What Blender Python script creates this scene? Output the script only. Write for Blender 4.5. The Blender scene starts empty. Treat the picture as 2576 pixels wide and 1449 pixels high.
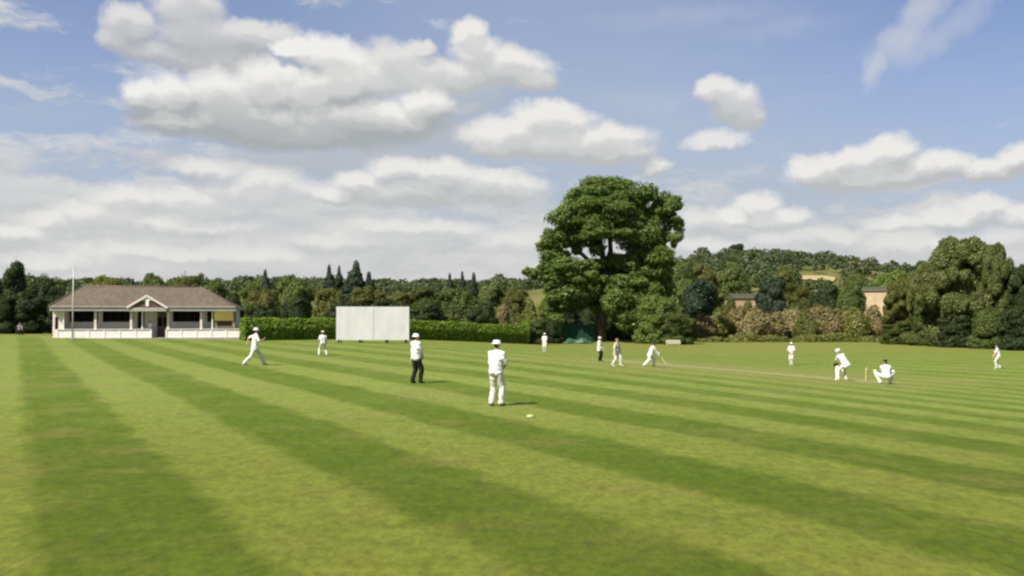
import bpy, bmesh, math, random
import numpy as np
from mathutils import Vector, Matrix, Euler, Quaternion

random.seed(7)
rng = np.random.default_rng(11)
scene = bpy.context.scene
COL = scene.collection
PI = math.pi

# ------------------------------------------------------------------ camera geometry
FPX, CX, CY = 2230.0, 1287.5, 724.5          # measured on a 2575 px wide view of the photograph
EYE = 2.44
PITCH = math.atan((796.0 - CY) / FPX)
SUN_DIR = Vector((-0.46, -0.43, 0.775)).normalized()     # towards the sun

def ray(px, py):
    x = (px - CX) / FPX; y = -(py - CY) / FPX
    c, s = math.cos(PITCH), math.sin(PITCH)
    return Vector((x, c - y * s, s + y * c))

def S(t):
    t = min(1.0, max(0.0, t)); return t * t * (3 - 2 * t)

RIDGE = [(-2.0, 14), (-0.5, 20), (-0.2, 21), (0.0, 22), (0.10, 28), (0.18, 35), (0.235, 42), (0.30, 43.5), (0.345, 41),
         (0.40, 36), (0.46, 31), (0.60, 25), (1.2, 20)]
def ridge(a):
    for (a0, h0), (a1, h1) in zip(RIDGE, RIDGE[1:]):
        if a0 <= a <= a1:
            f = (a - a0) / (a1 - a0); return h0 + (h1 - h0) * S(f)
    return 14.0

def ground_z(X, Y):
    z = -1.5 * S((X + 0.25 * Y - 5) / 40.0) + 0.42 * S((-X - 22) / 34.0) * S((Y - 30) / 50.0)
    if Y > 170:
        a = X / Y
        z += (ridge(a)) * S((Y - 170) / 480.0)
        if Y > 650:
            z -= 14 * S((Y - 650) / 900.0)
        z += 0.9 * S((Y - 170) / 150.0) * math.sin(X * 0.021 + 1.3) * math.sin(Y * 0.017)
    return z

def hit(px, py):
    d = ray(px, py); lo, hi = 3.0, 4.0
    f = lambda Y: EYE + d.z / d.y * Y - ground_z(d.x / d.y * Y, Y)
    while f(hi) > 0 and hi < 1400: lo = hi; hi *= 1.03
    for _ in range(40):
        m = (lo + hi) / 2
        if f(m) > 0: lo = m
        else: hi = m
    X = d.x / d.y * lo
    return Vector((X, lo, ground_z(X, lo)))

def at(px, py, Y):
    d = ray(px, py); k = Y / d.y
    return Vector((d.x * k, Y, EYE + d.z * k))

def on_ground(px, Y):
    p = at(px, 800, Y); return Vector((p.x, Y, ground_z(p.x, Y)))

# ------------------------------------------------------------------ object helpers
def link(o, parent=None):
    COL.objects.link(o)
    if parent is not None: o.parent = parent
    return o

def tag(o, label=None, cat=None, group=None, kind=None):
    if label: o['label'] = label
    if cat: o['category'] = cat
    if group: o['group'] = group
    if kind: o['kind'] = kind
    return o

def empty(name, loc=(0, 0, 0), rz=0.0, label=None, cat=None, group=None):
    o = bpy.data.objects.new(name, None); o.empty_display_size = 0.3
    o.location = loc; o.rotation_euler = (0, 0, rz)
    link(o); return tag(o, label, cat, group)

def mesh_obj(name, me, mat=None, parent=None, smooth=False):
    o = bpy.data.objects.new(name, me)
    if mat is not None and not me.materials: me.materials.append(mat)
    if smooth:
        me.polygons.foreach_set('use_smooth', [True] * len(me.polygons))
    return link(o, parent)

class MB:
    """collects shapes, then links them as one mesh object"""
    def __init__(s): s.bm = bmesh.new()
    def box(s, x0, x1, y0, y1, z0, z1, bev=0.0, M=None):
        r = bmesh.ops.create_cube(s.bm, size=1.0); vs = r['verts']
        for v in vs:
            v.co = Vector(((x0 + x1) / 2 + v.co.x * (x1 - x0), (y0 + y1) / 2 + v.co.y * (y1 - y0), (z0 + z1) / 2 + v.co.z * (z1 - z0)))
        if bev > 0:
            es = list({e for v in vs for e in v.link_edges})
            rr = bmesh.ops.bevel(s.bm, geom=es, offset=bev, segments=2, affect='EDGES', profile=0.5)
            vs = list({v for f in rr['faces'] for v in f.verts} | {v for v in vs if v.is_valid})
        if M is not None:
            for v in vs: v.co = M @ v.co
        return s
    def tube(s, pts, radii, n=8, cap=True):
        rings = []
        pts = [Vector(p) for p in pts]
        for i, p in enumerate(pts):
            a = pts[max(0, i - 1)]; b = pts[min(len(pts) - 1, i + 1)]
            d = (b - a).normalized()
            u = d.orthogonal().normalized() if i == 0 else (rings[-1][1] - d * rings[-1][1].dot(d)).normalized()
            w = d.cross(u)
            rings.append(([s.bm.verts.new(p + (u * math.cos(2 * PI * k / n) + w * math.sin(2 * PI * k / n)) * radii[i]) for k in range(n)], u))
        for (r0, _), (r1, _) in zip(rings, rings[1:]):
            for k in range(n):
                s.bm.faces.new((r0[k], r0[(k + 1) % n], r1[(k + 1) % n], r1[k]))
        if cap:
            s.bm.faces.new(list(reversed(rings[0][0]))); s.bm.faces.new(rings[-1][0])
        return s
    def lathe(s, prof, n=14, origin=(0, 0, 0), M=None):
        o = Vector(origin); rings = []
        for r, z in prof:
            ring = []
            for k in range(n):
                c = Vector((max(r, 1e-4) * math.cos(2 * PI * k / n), max(r, 1e-4) * math.sin(2 * PI * k / n), z))
                if M is not None: c = M @ c
                ring.append(s.bm.verts.new(o + c))
            rings.append(ring)
        for r0, r1 in zip(rings, rings[1:]):
            for k in range(n): s.bm.faces.new((r0[k], r0[(k + 1) % n], r1[(k + 1) % n], r1[k]))
        s.bm.faces.new(list(reversed(rings[0]))); s.bm.faces.new(rings[-1])
        return s
    def poly(s, pts):
        s.bm.faces.new([s.bm.verts.new(Vector(p)) for p in pts]); return s
    def build(s, name, mat, parent=None, smooth=False):
        bmesh.ops.recalc_face_normals(s.bm, faces=s.bm.faces[:])
        me = bpy.data.meshes.new(name); s.bm.to_mesh(me); s.bm.free()
        return mesh_obj(name, me, mat, parent, smooth)

# ------------------------------------------------------------------ node helpers
class NT:
    def __init__(s, tree): s.t = tree
    def n(s, typ, **kw):
        nd = s.t.nodes.new(typ)
        for k, v in kw.items(): setattr(nd, k, v)
        return nd
    def put(s, sock, v):
        if v is None: return
        if isinstance(v, bpy.types.NodeSocket): s.t.links.new(v, sock)
        else: sock.default_value = v
    def m(s, op, a, b=None, c=None, clamp=False):
        nd = s.n('ShaderNodeMath', operation=op); nd.use_clamp = clamp
        s.put(nd.inputs[0], a); s.put(nd.inputs[1], b)
        if c is not None: s.put(nd.inputs[2], c)
        return nd.outputs[0]
    def v(s, op, a, b=None, c=None):
        nd = s.n('ShaderNodeVectorMath', operation=op)
        s.put(nd.inputs[0], a); s.put(nd.inputs[1], b)
        if c is not None: s.put(nd.inputs[2], c)
        return nd.outputs['Value'] if op in ('DOT_PRODUCT', 'LENGTH') else nd.outputs['Vector']
    def noise(s, vec, scale, detail=2.0, rough=0.5, dims='3D', color=False, dist=0.0):
        nd = s.n('ShaderNodeTexNoise', noise_dimensions=dims)
        s.put(nd.inputs['Vector'], vec); nd.inputs['Scale'].default_value = scale
        nd.inputs['Detail'].default_value = detail; nd.inputs['Roughness'].default_value = rough
        nd.inputs['Distortion'].default_value = dist
        return nd.outputs['Color'] if color else nd.outputs['Fac']
    def mix(s, f, a, b, blend='MIX'):
        nd = s.n('ShaderNodeMix', data_type='RGBA', blend_type=blend)
        s.put(nd.inputs[0], f); s.put(nd.inputs[6], a); s.put(nd.inputs[7], b)
        return nd.outputs[2]
    def sstep(s, x, a, b, lo=0.0, hi=1.0):
        nd = s.n('ShaderNodeMapRange', interpolation_type='SMOOTHSTEP')
        s.put(nd.inputs[0], x); nd.inputs[1].default_value = a; nd.inputs[2].default_value = b
        nd.inputs[3].default_value = lo; nd.inputs[4].default_value = hi
        return nd.outputs[0]
    def lin(s, x, a, b, lo=0.0, hi=1.0):
        nd = s.n('ShaderNodeMapRange', interpolation_type='LINEAR')
        s.put(nd.inputs[0], x); nd.inputs[1].default_value = a; nd.inputs[2].default_value = b
        nd.inputs[3].default_value = lo; nd.inputs[4].default_value = hi
        return nd.outputs[0]
    def xyz(s, vec):
        nd = s.n('ShaderNodeSeparateXYZ'); s.put(nd.inputs[0], vec); return nd.outputs
    def comb(s, x, y, z=0.0):
        nd = s.n('ShaderNodeCombineXYZ'); s.put(nd.inputs[0], x); s.put(nd.inputs[1], y); s.put(nd.inputs[2], z); return nd.outputs[0]

def rgb(c): return (c[0], c[1], c[2], 1.0)

def new_mat(name):
    m = bpy.data.materials.new(name); m.use_nodes = True
    m.node_tree.nodes.clear(); g = NT(m.node_tree)
    out = g.n('ShaderNodeOutputMaterial')
    return m, g, out

def surf(name, c0, c1, scale=3.0, rough=0.7, bump=0.0, bscale=30.0, spec=0.3, detail=4.0, stretch=None):
    """a plain surface whose colour wanders between two tones"""
    m, g, out = new_mat(name)
    tc = g.n('ShaderNodeTexCoord').outputs['Object']
    vec = g.v('MULTIPLY', tc, stretch) if stretch else tc
    f = g.sstep(g.noise(vec, scale, detail, 0.6), 0.3, 0.7)
    b = g.n('ShaderNodeBsdfPrincipled')
    g.put(b.inputs['Base Color'], g.mix(f, rgb(c0), rgb(c1)))
    b.inputs['Roughness'].default_value = rough; b.inputs['Specular IOR Level'].default_value = spec
    if bump > 0:
        bp = g.n('ShaderNodeBump'); bp.inputs['Strength'].default_value = bump; bp.inputs['Distance'].default_value = 0.02
        g.put(bp.inputs['Height'], g.noise(tc, bscale, 4)); g.put(b.inputs['Normal'], bp.outputs[0])
    g.put(out.inputs[0], b.outputs[0])
    return m

def leaf_mat(name, dark, mid, light, warm=None, warm_amt=0.0, clump=0.55, transl=0.38):
    """foliage: each leaf its own tone, with broader patches of a second tone"""
    m, g, out = new_mat(name)
    geo = g.n('ShaderNodeNewGeometry'); tc = g.n('ShaderNodeTexCoord').outputs['Object']
    oi = g.n('ShaderNodeObjectInfo').outputs['Random']
    rnd = geo.outputs['Random Per Island']
    c = g.mix(g.sstep(rnd, 0.0, 0.75), rgb(dark), rgb(mid))
    c = g.mix(g.sstep(rnd, 0.7, 1.0), c, rgb(light))
    off = g.v('ADD', tc, g.comb(g.m('MULTIPLY', oi, 57.0), g.m('MULTIPLY', oi, 23.0), 0.0))
    p = g.sstep(g.noise(off, clump, 3, 0.6), 0.48, 0.68)
    if warm is not None:
        c = g.mix(g.m('MULTIPLY', p, warm_amt), c, rgb(warm))
    br = g.lin(oi, 0, 1, 0.82, 1.2)
    c = g.mix(1.0, c, g.comb(br, br, br), 'MULTIPLY')
    d = g.n('ShaderNodeBsdfDiffuse'); g.put(d.inputs[0], c)
    t = g.n('ShaderNodeBsdfTranslucent'); g.put(t.inputs[0], g.mix(1.0, c, (1.05, 1.15, 0.6, 1), 'MULTIPLY'))
    mx = g.n('ShaderNodeMixShader'); mx.inputs[0].default_value = transl
    g.put(mx.inputs[1], d.outputs[0]); g.put(mx.inputs[2], t.outputs[0])
    gl = g.n('ShaderNodeBsdfGlossy'); gl.inputs['Roughness'].default_value = 0.5; gl.inputs[0].default_value = (0.6, 0.65, 0.6, 1)
    m2 = g.n('ShaderNodeMixShader'); m2.inputs[0].default_value = 0.02
    g.put(m2.inputs[1], mx.outputs[0]); g.put(m2.inputs[2], gl.outputs[0])
    g.put(out.inputs[0], m2.outputs[0])
    return m

MAT = {}
MAT['white_paint'] = surf('white_paint', (0.88, 0.83, 0.80), (0.80, 0.755, 0.73), 2.0, 0.55, 0.05)
MAT['screen_white'] = surf('screen_white', (0.60, 0.60, 0.585), (0.52, 0.52, 0.51), 1.2, 0.6, 0.0, stretch=(1, 1, 0.35))
MAT['render_pink'] = surf('render_pink', (0.78, 0.67, 0.61), (0.70, 0.60, 0.55), 1.5, 0.8, 0.1)
MAT['render_grey'] = surf('render_grey', (0.70, 0.65, 0.60), (0.60, 0.56, 0.52), 1.2, 0.8, 0.1)
MAT['fascia'] = surf('fascia_grey', (0.42, 0.39, 0.37), (0.35, 0.33, 0.31), 1.5, 0.6)
MAT['dark_glass'] = surf('dark_glass', (0.003, 0.003, 0.003), (0.006, 0.005, 0.005), 2.0, 0.5, spec=0.06)
MAT['brown_door'] = surf('brown_door', (0.13, 0.085, 0.06), (0.09, 0.06, 0.045), 3.0, 0.6, stretch=(4, 1, 0.5))
MAT['dark_brown'] = surf('dark_brown', (0.012, 0.008, 0.006), (0.008, 0.005, 0.004), 3.0, 0.6)
MAT['yellow'] = surf('yellow_paint', (0.86, 0.66, 0.24), (0.78, 0.58, 0.19), 1.5, 0.5)
MAT['kiosk'] = surf('kiosk_board', (0.30, 0.25, 0.16), (0.24, 0.20, 0.13), 2.0, 0.7, stretch=(1, 1, 5))
MAT['black_plastic'] = surf('black_plastic', (0.012, 0.012, 0.013), (0.02, 0.02, 0.02), 4.0, 0.45)
MAT['grey_metal'] = surf('grey_metal', (0.17, 0.17, 0.17), (0.15, 0.15, 0.15), 5.0, 0.45, spec=0.5)
MAT['concrete'] = surf('concrete', (0.36, 0.34, 0.31), (0.27, 0.26, 0.24), 1.5, 0.9, 0.2)
MAT['bark'] = surf('bark', (0.10, 0.085, 0.065), (0.05, 0.042, 0.034), 2.0, 0.95, 0.5, 9.0, stretch=(1, 1, 0.25))
MAT['shirt'] = surf('white_cotton', (0.66, 0.655, 0.63), (0.58, 0.575, 0.55), 5.0, 0.85, 0.15, 12.0, spec=0.1)
MAT['trousers'] = surf('cream_flannel', (0.60, 0.585, 0.515), (0.54, 0.525, 0.455), 5.0, 0.9, 0.15, 12.0, spec=0.1)
MAT['sweater'] = surf('cream_wool', (0.52, 0.49, 0.41), (0.46, 0.43, 0.35), 8.0, 0.95, 0.2, 40.0, spec=0.05)
MAT['black_cloth'] = surf('black_cloth', (0.014, 0.015, 0.014), (0.025, 0.026, 0.022), 6.0, 0.9, 0.1, 14.0, spec=0.1)
MAT['skin'] = surf('skin', (0.50, 0.30, 0.22), (0.42, 0.24, 0.17), 9.0, 0.55, spec=0.3)
MAT['hair'] = surf('brown_hair', (0.03, 0.02, 0.013), (0.05, 0.034, 0.02), 20.0, 0.6)
MAT['pad'] = surf('white_pad', (0.78, 0.77, 0.70), (0.70, 0.69, 0.62), 6.0, 0.7, 0.2, 20.0)
MAT['glove'] = surf('dark_glove', (0.05, 0.035, 0.03), (0.08, 0.06, 0.05), 9.0, 0.7)
MAT['shoe'] = surf('dark_shoe', (0.05, 0.05, 0.045), (0.09, 0.085, 0.075), 9.0, 0.6)
MAT['white_shoe'] = surf('white_shoe', (0.62, 0.61, 0.55), (0.45, 0.44, 0.38), 9.0, 0.6)
MAT['willow_wood'] = surf('willow_wood', (0.56, 0.42, 0.24), (0.48, 0.35, 0.19), 6.0, 0.5, stretch=(6, 6, 0.8))
MAT['stump'] = surf('varnished_ash', (0.78, 0.64, 0.30), (0.70, 0.56, 0.24), 6.0, 0.4, stretch=(6, 6, 0.8))
MAT['grip'] = surf('rubber_grip', (0.02, 0.02, 0.03), (0.03, 0.03, 0.05), 9.0, 0.7)
MAT['navy'] = surf('navy_cloth', (0.015, 0.018, 0.03), (0.025, 0.028, 0.04), 6.0, 0.85)
MAT['tarp'] = surf('green_tarp', (0.040, 0.095, 0.052), (0.026, 0.068, 0.036), 2.5, 0.45, 0.3, 5.0)
MAT['net'] = surf('green_netting', (0.010, 0.048, 0.030), (0.007, 0.034, 0.02), 3.0, 0.9)
MAT['stone'] = surf('honey_stone', (0.46, 0.34, 0.215), (0.38, 0.27, 0.17), 0.6, 0.9, 0.3, 3.0)
MAT['stone_pale'] = surf('pale_stone', (0.48, 0.385, 0.235), (0.38, 0.29, 0.18), 0.6, 0.9, 0.3, 3.0)
MAT['pole_white'] = surf('pole_paint', (0.55, 0.54, 0.50), (0.46, 0.45, 0.42), 3.0, 0.5)
MAT['grey_top'] = surf('grey_jumper', (0.30, 0.29, 0.27), (0.24, 0.23, 0.215), 8.0, 0.95, 0.2, 40.0, spec=0.05)
MAT['bench_paint'] = surf('bench_paint', (0.44, 0.44, 0.30), (0.36, 0.36, 0.25), 3.0, 0.7)
MAT['disc'] = surf('pale_disc', (0.42, 0.45, 0.20), (0.36, 0.40, 0.17), 9.0, 0.6)
MAT['slate'] = surf('brown_roof_tile', (0.06, 0.062, 0.034), (0.045, 0.05, 0.028), 0.8, 0.85, 0.2, 4.0)

def roof_tile():
    m, g, out = new_mat('pavilion_roof_tile')
    tc = g.n('ShaderNodeTexCoord').outputs['Object']
    p = g.xyz(tc)
    row = g.m('FRACT', g.m('MULTIPLY', p[2], 5.2))
    seam = g.sstep(row, 0.0, 0.18, 0.72, 1.0)
    br = g.n('ShaderNodeTexWhiteNoise', noise_dimensions='2D')
    g.put(br.inputs['Vector'], g.comb(g.m('FLOOR', g.m('MULTIPLY', p[0], 3.0)), g.m('FLOOR', g.m('MULTIPLY', p[2], 5.2))))
    big = g.sstep(g.noise(g.v('MULTIPLY', tc, (1, 1, 1.8)), 0.28, 4, 0.6), 0.35, 0.66)
    c = g.mix(big, (0.118, 0.090, 0.066, 1), (0.104, 0.086, 0.060, 1))
    c = g.mix(g.sstep(g.noise(tc, 0.55, 4, .6), 0.55, 0.75), c, (0.120, 0.086, 0.066, 1))
    k = g.m('MULTIPLY', seam, g.lin(br.outputs[0], 0, 1, 0.85, 1.12))
    c = g.mix(1.0, c, g.comb(k, k, k), 'MULTIPLY')
    b = g.n('ShaderNodeBsdfPrincipled'); g.put(b.inputs['Base Color'], c)
    b.inputs['Roughness'].default_value = 0.85; b.inputs['Specular IOR Level'].default_value = 0.2
    g.put(out.inputs[0], b.outputs[0]); return m
MAT['roof'] = roof_tile()

LEAF = {}
LEAF['oak'] = leaf_mat('big_tree_leaves', (0.066, 0.102, 0.022), (0.142, 0.205, 0.044), (0.235, 0.305, 0.085), (0.190, 0.225, 0.045), 0.5, 0.16, 0.48)
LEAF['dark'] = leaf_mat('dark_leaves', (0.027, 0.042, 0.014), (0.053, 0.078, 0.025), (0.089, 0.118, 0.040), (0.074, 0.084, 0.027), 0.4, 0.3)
LEAF['mid'] = leaf_mat('mid_leaves', (0.062, 0.089, 0.023), (0.122, 0.161, 0.041), (0.198, 0.234, 0.070), (0.180, 0.168, 0.050), 0.45, 0.3)
LEAF['olive'] = leaf_mat('olive_leaves', (0.079, 0.094, 0.022), (0.158, 0.170, 0.041), (0.246, 0.246, 0.072), (0.216, 0.162, 0.054), 0.28, 0.3)
LEAF['fresh'] = leaf_mat('fresh_leaves', (0.070, 0.112, 0.022), (0.156, 0.215, 0.045), (0.256, 0.312, 0.088), (0.200, 0.225, 0.050), 0.4, 0.3)
LEAF['blue'] = leaf_mat('conifer_needles', (0.023, 0.036, 0.021), (0.040, 0.059, 0.032), (0.063, 0.085, 0.048), None, 0, 0.3, 0.12)
LEAF['willow'] = leaf_mat('willow_leaves', (0.082, 0.102, 0.030), (0.165, 0.190, 0.056), (0.240, 0.262, 0.092), (0.225, 0.205, 0.068), 0.4, 0.25)
LEAF['brown'] = leaf_mat('dry_scrub_leaves', (0.165, 0.138, 0.058), (0.255, 0.212, 0.090), (0.330, 0.275, 0.130), (0.215, 0.150, 0.085), 0.45, 0.9)
LEAF['hedge'] = leaf_mat('hedge_leaves', (0.105, 0.172, 0.017), (0.215, 0.320, 0.036), (0.310, 0.425, 0.070), (0.240, 0.290, 0.042), 0.4, 0.5)
LEAF['wood'] = leaf_mat('far_wood_leaves', (0.070, 0.096, 0.044), (0.098, 0.128, 0.055), (0.130, 0.156, 0.070), (0.160, 0.158, 0.062), 0.6, 0.018)
# ------------------------------------------------------------------ ground
PITCH_A = hit(2172, 958); PITCH_B = on_ground(1545, 62.0)
def grass_mat():
    m, g, out = new_mat('mown_grass')
    P = g.n('ShaderNodeNewGeometry').outputs['Position']
    x, y, z = g.xyz(P)
    wob = g.m('MULTIPLY', g.m('SUBTRACT', g.noise(P, 0.35, 3), 0.5), 0.55)
    med = g.noise(P, 0.7, 5, 0.65)
    c = g.m('ADD', g.m('ADD', x, g.m('MULTIPLY', y, 0.56)), g.m('SUBTRACT', wob, 0.28))
    k = g.m('MULTIPLY', c, 1 / 4.6)
    tri = g.m('ABSOLUTE', g.m('SUBTRACT', g.m('FRACT', g.m('ADD', k, 0.25)), 0.5))     # 0..0.5, 0.25 at stripe edges
    stripe = g.sstep(g.m('ADD', tri, g.m('MULTIPLY', g.m('SUBTRACT', med, 0.5), 0.10)), 0.185, 0.315)                                              # 1 = light
    # along-stripe streaks left by the mower
    a = math.atan2(-0.56, 1.0)
    u = g.m('ADD', g.m('MULTIPLY', x, 0.8725), g.m('MULTIPLY', y, 0.4886))           # across
    w = g.m('ADD', g.m('MULTIPLY', x, -0.4886), g.m('MULTIPLY', y, 0.8725))          # along
    streak = g.noise(g.comb(g.m('MULTIPLY', u, 6.0), g.m('MULTIPLY', w, 0.35), 0.0), 1.0, 4, 0.6)
    big = g.noise(P, 0.11, 4, 0.55)
    fine = g.noise(g.v('MULTIPLY', P, (1.0, 0.55, 1.0)), 9.0, 5, 0.75)
    blade = g.noise(P, 60.0, 3, 0.8)
    # stripes lose contrast far away and on the right of the ground
    fade = g.m('MULTIPLY', g.lin(y, 30, 105, 1.0, 0.40), g.lin(c, 10, 45, 1.0, 0.62))
    st = g.m('ADD', 0.62, g.m('MULTIPLY', g.m('SUBTRACT', stripe, 0.62), fade))
    st = g.m('ADD', st, g.m('MULTIPLY', g.m('SUBTRACT', streak, 0.5), 0.5))
    st = g.m('ADD', st, g.m('MULTIPLY', g.m('SUBTRACT', med, 0.5), 1.25))
    st = g.m('ADD', st, g.m('MULTIPLY', g.m('SUBTRACT', big, 0.5), 0.7), clamp=True)
    col = g.mix(st, (0.047, 0.071, 0.0025, 1), (0.100, 0.120, 0.0135, 1))  # stripe sheen of the bent blades, put in as two greens
    # drier, browner patches
    dry = g.sstep(g.noise(P, 0.45, 6, 0.68), 0.50, 0.70)
    col = g.mix(g.m('MULTIPLY', dry, 0.6), col, (0.112, 0.097, 0.020, 1))
    dry2 = g.sstep(g.noise(g.v('ADD', P, (9, 41, 0)), 0.17, 4, 0.6), 0.50, 0.68)
    col = g.mix(g.m('MULTIPLY', dry2, 0.32), col, (0.108, 0.096, 0.020, 1))
    lush = g.sstep(g.noise(g.v('ADD', P, (31, 7, 0)), 0.42, 6, 0.68), 0.52, 0.70)
    col = g.mix(g.m('MULTIPLY', lush, 0.5), col, (0.058, 0.092, 0.004, 1))
    # the square in the middle, drier, and the worn strip between the wickets
    ax, ay = PITCH_A.x, PITCH_A.y; dx, dy = PITCH_B.x - ax, PITCH_B.y - ay
    L = math.hypot(dx, dy); dx /= L; dy /= L
    al = g.m('ADD', g.m('MULTIPLY', g.m('SUBTRACT', x, ax), dx), g.m('MULTIPLY', g.m('SUBTRACT', y, ay), dy))
    ac = g.m('ABSOLUTE', g.m('SUBTRACT', g.m('MULTIPLY', g.m('SUBTRACT', x, ax), dy), g.m('MULTIPLY', g.m('SUBTRACT', y, ay), dx)))
    acn = g.m('ADD', ac, g.m('MULTIPLY', g.m('SUBTRACT', g.noise(P, 0.8, 3), 0.5), 1.0))
    sq = g.m('MULTIPLY', g.sstep(acn, 8.0, 14.0, 1, 0), g.m('MULTIPLY', g.sstep(al, -7, -1), g.sstep(al, L + 1, L + 7, 1, 0)))
    col = g.mix(g.m('MULTIPLY', sq, 0.4), col, (0.122, 0.114, 0.022, 1))
    pit = g.m('MULTIPLY', g.sstep(acn, 0.6, 2.6, 1, 0), g.m('MULTIPLY', g.sstep(al, -2.0, -0.6), g.sstep(al, L + 0.5, L + 2, 1, 0)))
    col = g.mix(g.m('MULTIPLY', pit, 0.36), col, (0.215, 0.178, 0.066, 1))
    far = g.mix(1.0, col, (1.38, 1.44, 2.3, 1), 'MULTIPLY')  # paler with distance: the grazing-angle sheen of turf, painted into its colour
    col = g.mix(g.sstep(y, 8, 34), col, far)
    # rough grass beyond the boundary
    bd = g.m('ADD', y, g.m('ADD', g.m('MULTIPLY', x, -0.10), g.m('MULTIPLY', g.m('SUBTRACT', g.noise(P, 0.08, 3), 0.5), 9.0)))
    rough = g.sstep(bd, 92, 99)
    rcol = g.mix(med, (0.094, 0.112, 0.017, 1), (0.158, 0.170, 0.036, 1))
    col = g.mix(rough, col, rcol)
    # meadows on the far slope
    mead = g.sstep(y, 150, 230)
    mc = g.mix(g.sstep(g.noise(P, 0.012, 3), 0.42, 0.58), (0.075, 0.09, 0.022, 1), (0.125, 0.115, 0.038, 1))
    col = g.mix(mead, col, mc)
    tuft = g.noise(g.v('MULTIPLY', P, (1.0, 0.7, 1.0)), 3.2, 4, 0.7)
    fd = g.m('ADD', g.m('MULTIPLY', g.sstep(fine, 0.32, 0.68), 0.42), g.m('ADD', g.m('MULTIPLY', g.sstep(blade, 0.25, 0.75), 0.34), g.m('MULTIPLY_ADD', g.sstep(tuft, 0.34, 0.66), 0.28, 0.50)))
    col = g.mix(1.0, col, g.comb(fd, fd, fd), 'MULTIPLY')
    b = g.n('ShaderNodeBsdfPrincipled'); g.put(b.inputs['Base Color'], col)
    b.inputs['Roughness'].default_value = 0.9; b.inputs['Specular IOR Level'].default_value = 0.06; b.inputs['Sheen Weight'].default_value = 0.10; b.inputs['Sheen Roughness'].default_value = 0.45; b.inputs['Sheen Tint'].default_value = (0.75, 0.8, 0.35, 1)
    bp = g.n('ShaderNodeBump'); bp.inputs['Strength'].default_value = 0.45; bp.inputs['Distance'].default_value = 0.03
    g.put(bp.inputs['Height'], g.m('ADD', g.noise(P, 22.0, 4, 0.75), g.m('MULTIPLY', g.noise(P, 1.3, 2), 1.2))); g.put(b.inputs['Normal'], bp.outputs[0])
    g.put(out.inputs[0], b.outputs[0]); return m
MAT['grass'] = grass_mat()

def axis(segs):
    v = []
    for a, b, st in segs:
        n = max(1, round((b - a) / st)); v += [a + (b - a) * i / n for i in range(n)]
    v.append(segs[-1][1]); return v
xs = axis([(-1800, -400, 100), (-400, -60, 20), (-60, 60, 2), (60, 420, 9), (420, 1800, 90)])
ys = axis([(-120, 0, 12), (0, 60, 2), (60, 170, 2.5), (170, 760, 9), (760, 2600, 90)])
vs = [(x, y, ground_z(x, y)) for y in ys for x in xs]
nx = len(xs)
fs = [(j * nx + i, j * nx + i + 1, (j + 1) * nx + i + 1, (j + 1) * nx + i) for j in range(len(ys) - 1) for i in range(nx - 1)]
me = bpy.data.meshes.new('ground'); me.from_pydata(vs, [], fs)
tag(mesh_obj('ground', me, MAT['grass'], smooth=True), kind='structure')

# pale stubble fields on the far slope, thin draped sheets
MAT['stubble'] = surf('stubble', (0.36, 0.30, 0.15), (0.30, 0.25, 0.12), 0.05, 0.95)
def field(corners, name='stubble_field'):
    c = [hit(*p) for p in corners]; N = 12; vv = []; ff = []
    for j in range(N + 1):
        for i in range(N + 1):
            a = c[0].lerp(c[1], i / N); b = c[3].lerp(c[2], i / N); p = a.lerp(b, j / N)
            vv.append((p.x, p.y, ground_z(p.x, p.y) + 0.6))
    for j in range(N):
        for i in range(N): q = j * (N + 1) + i; ff.append((q, q + 1, q + N + 2, q + N + 1))
    me = bpy.data.meshes.new(name); me.from_pydata(vv, [], ff)
    tag(mesh_obj(name, me, MAT['stubble']), kind='structure')
field([(2005, 704), (2095, 711), (2105, 701), (2010, 694)])
# ------------------------------------------------------------------ sky with clouds, sun, camera
def az_el(px, py):
    d = ray(px, py); return math.atan2(d.x, d.y), math.atan2(d.z, math.hypot(d.x, d.y))

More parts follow.
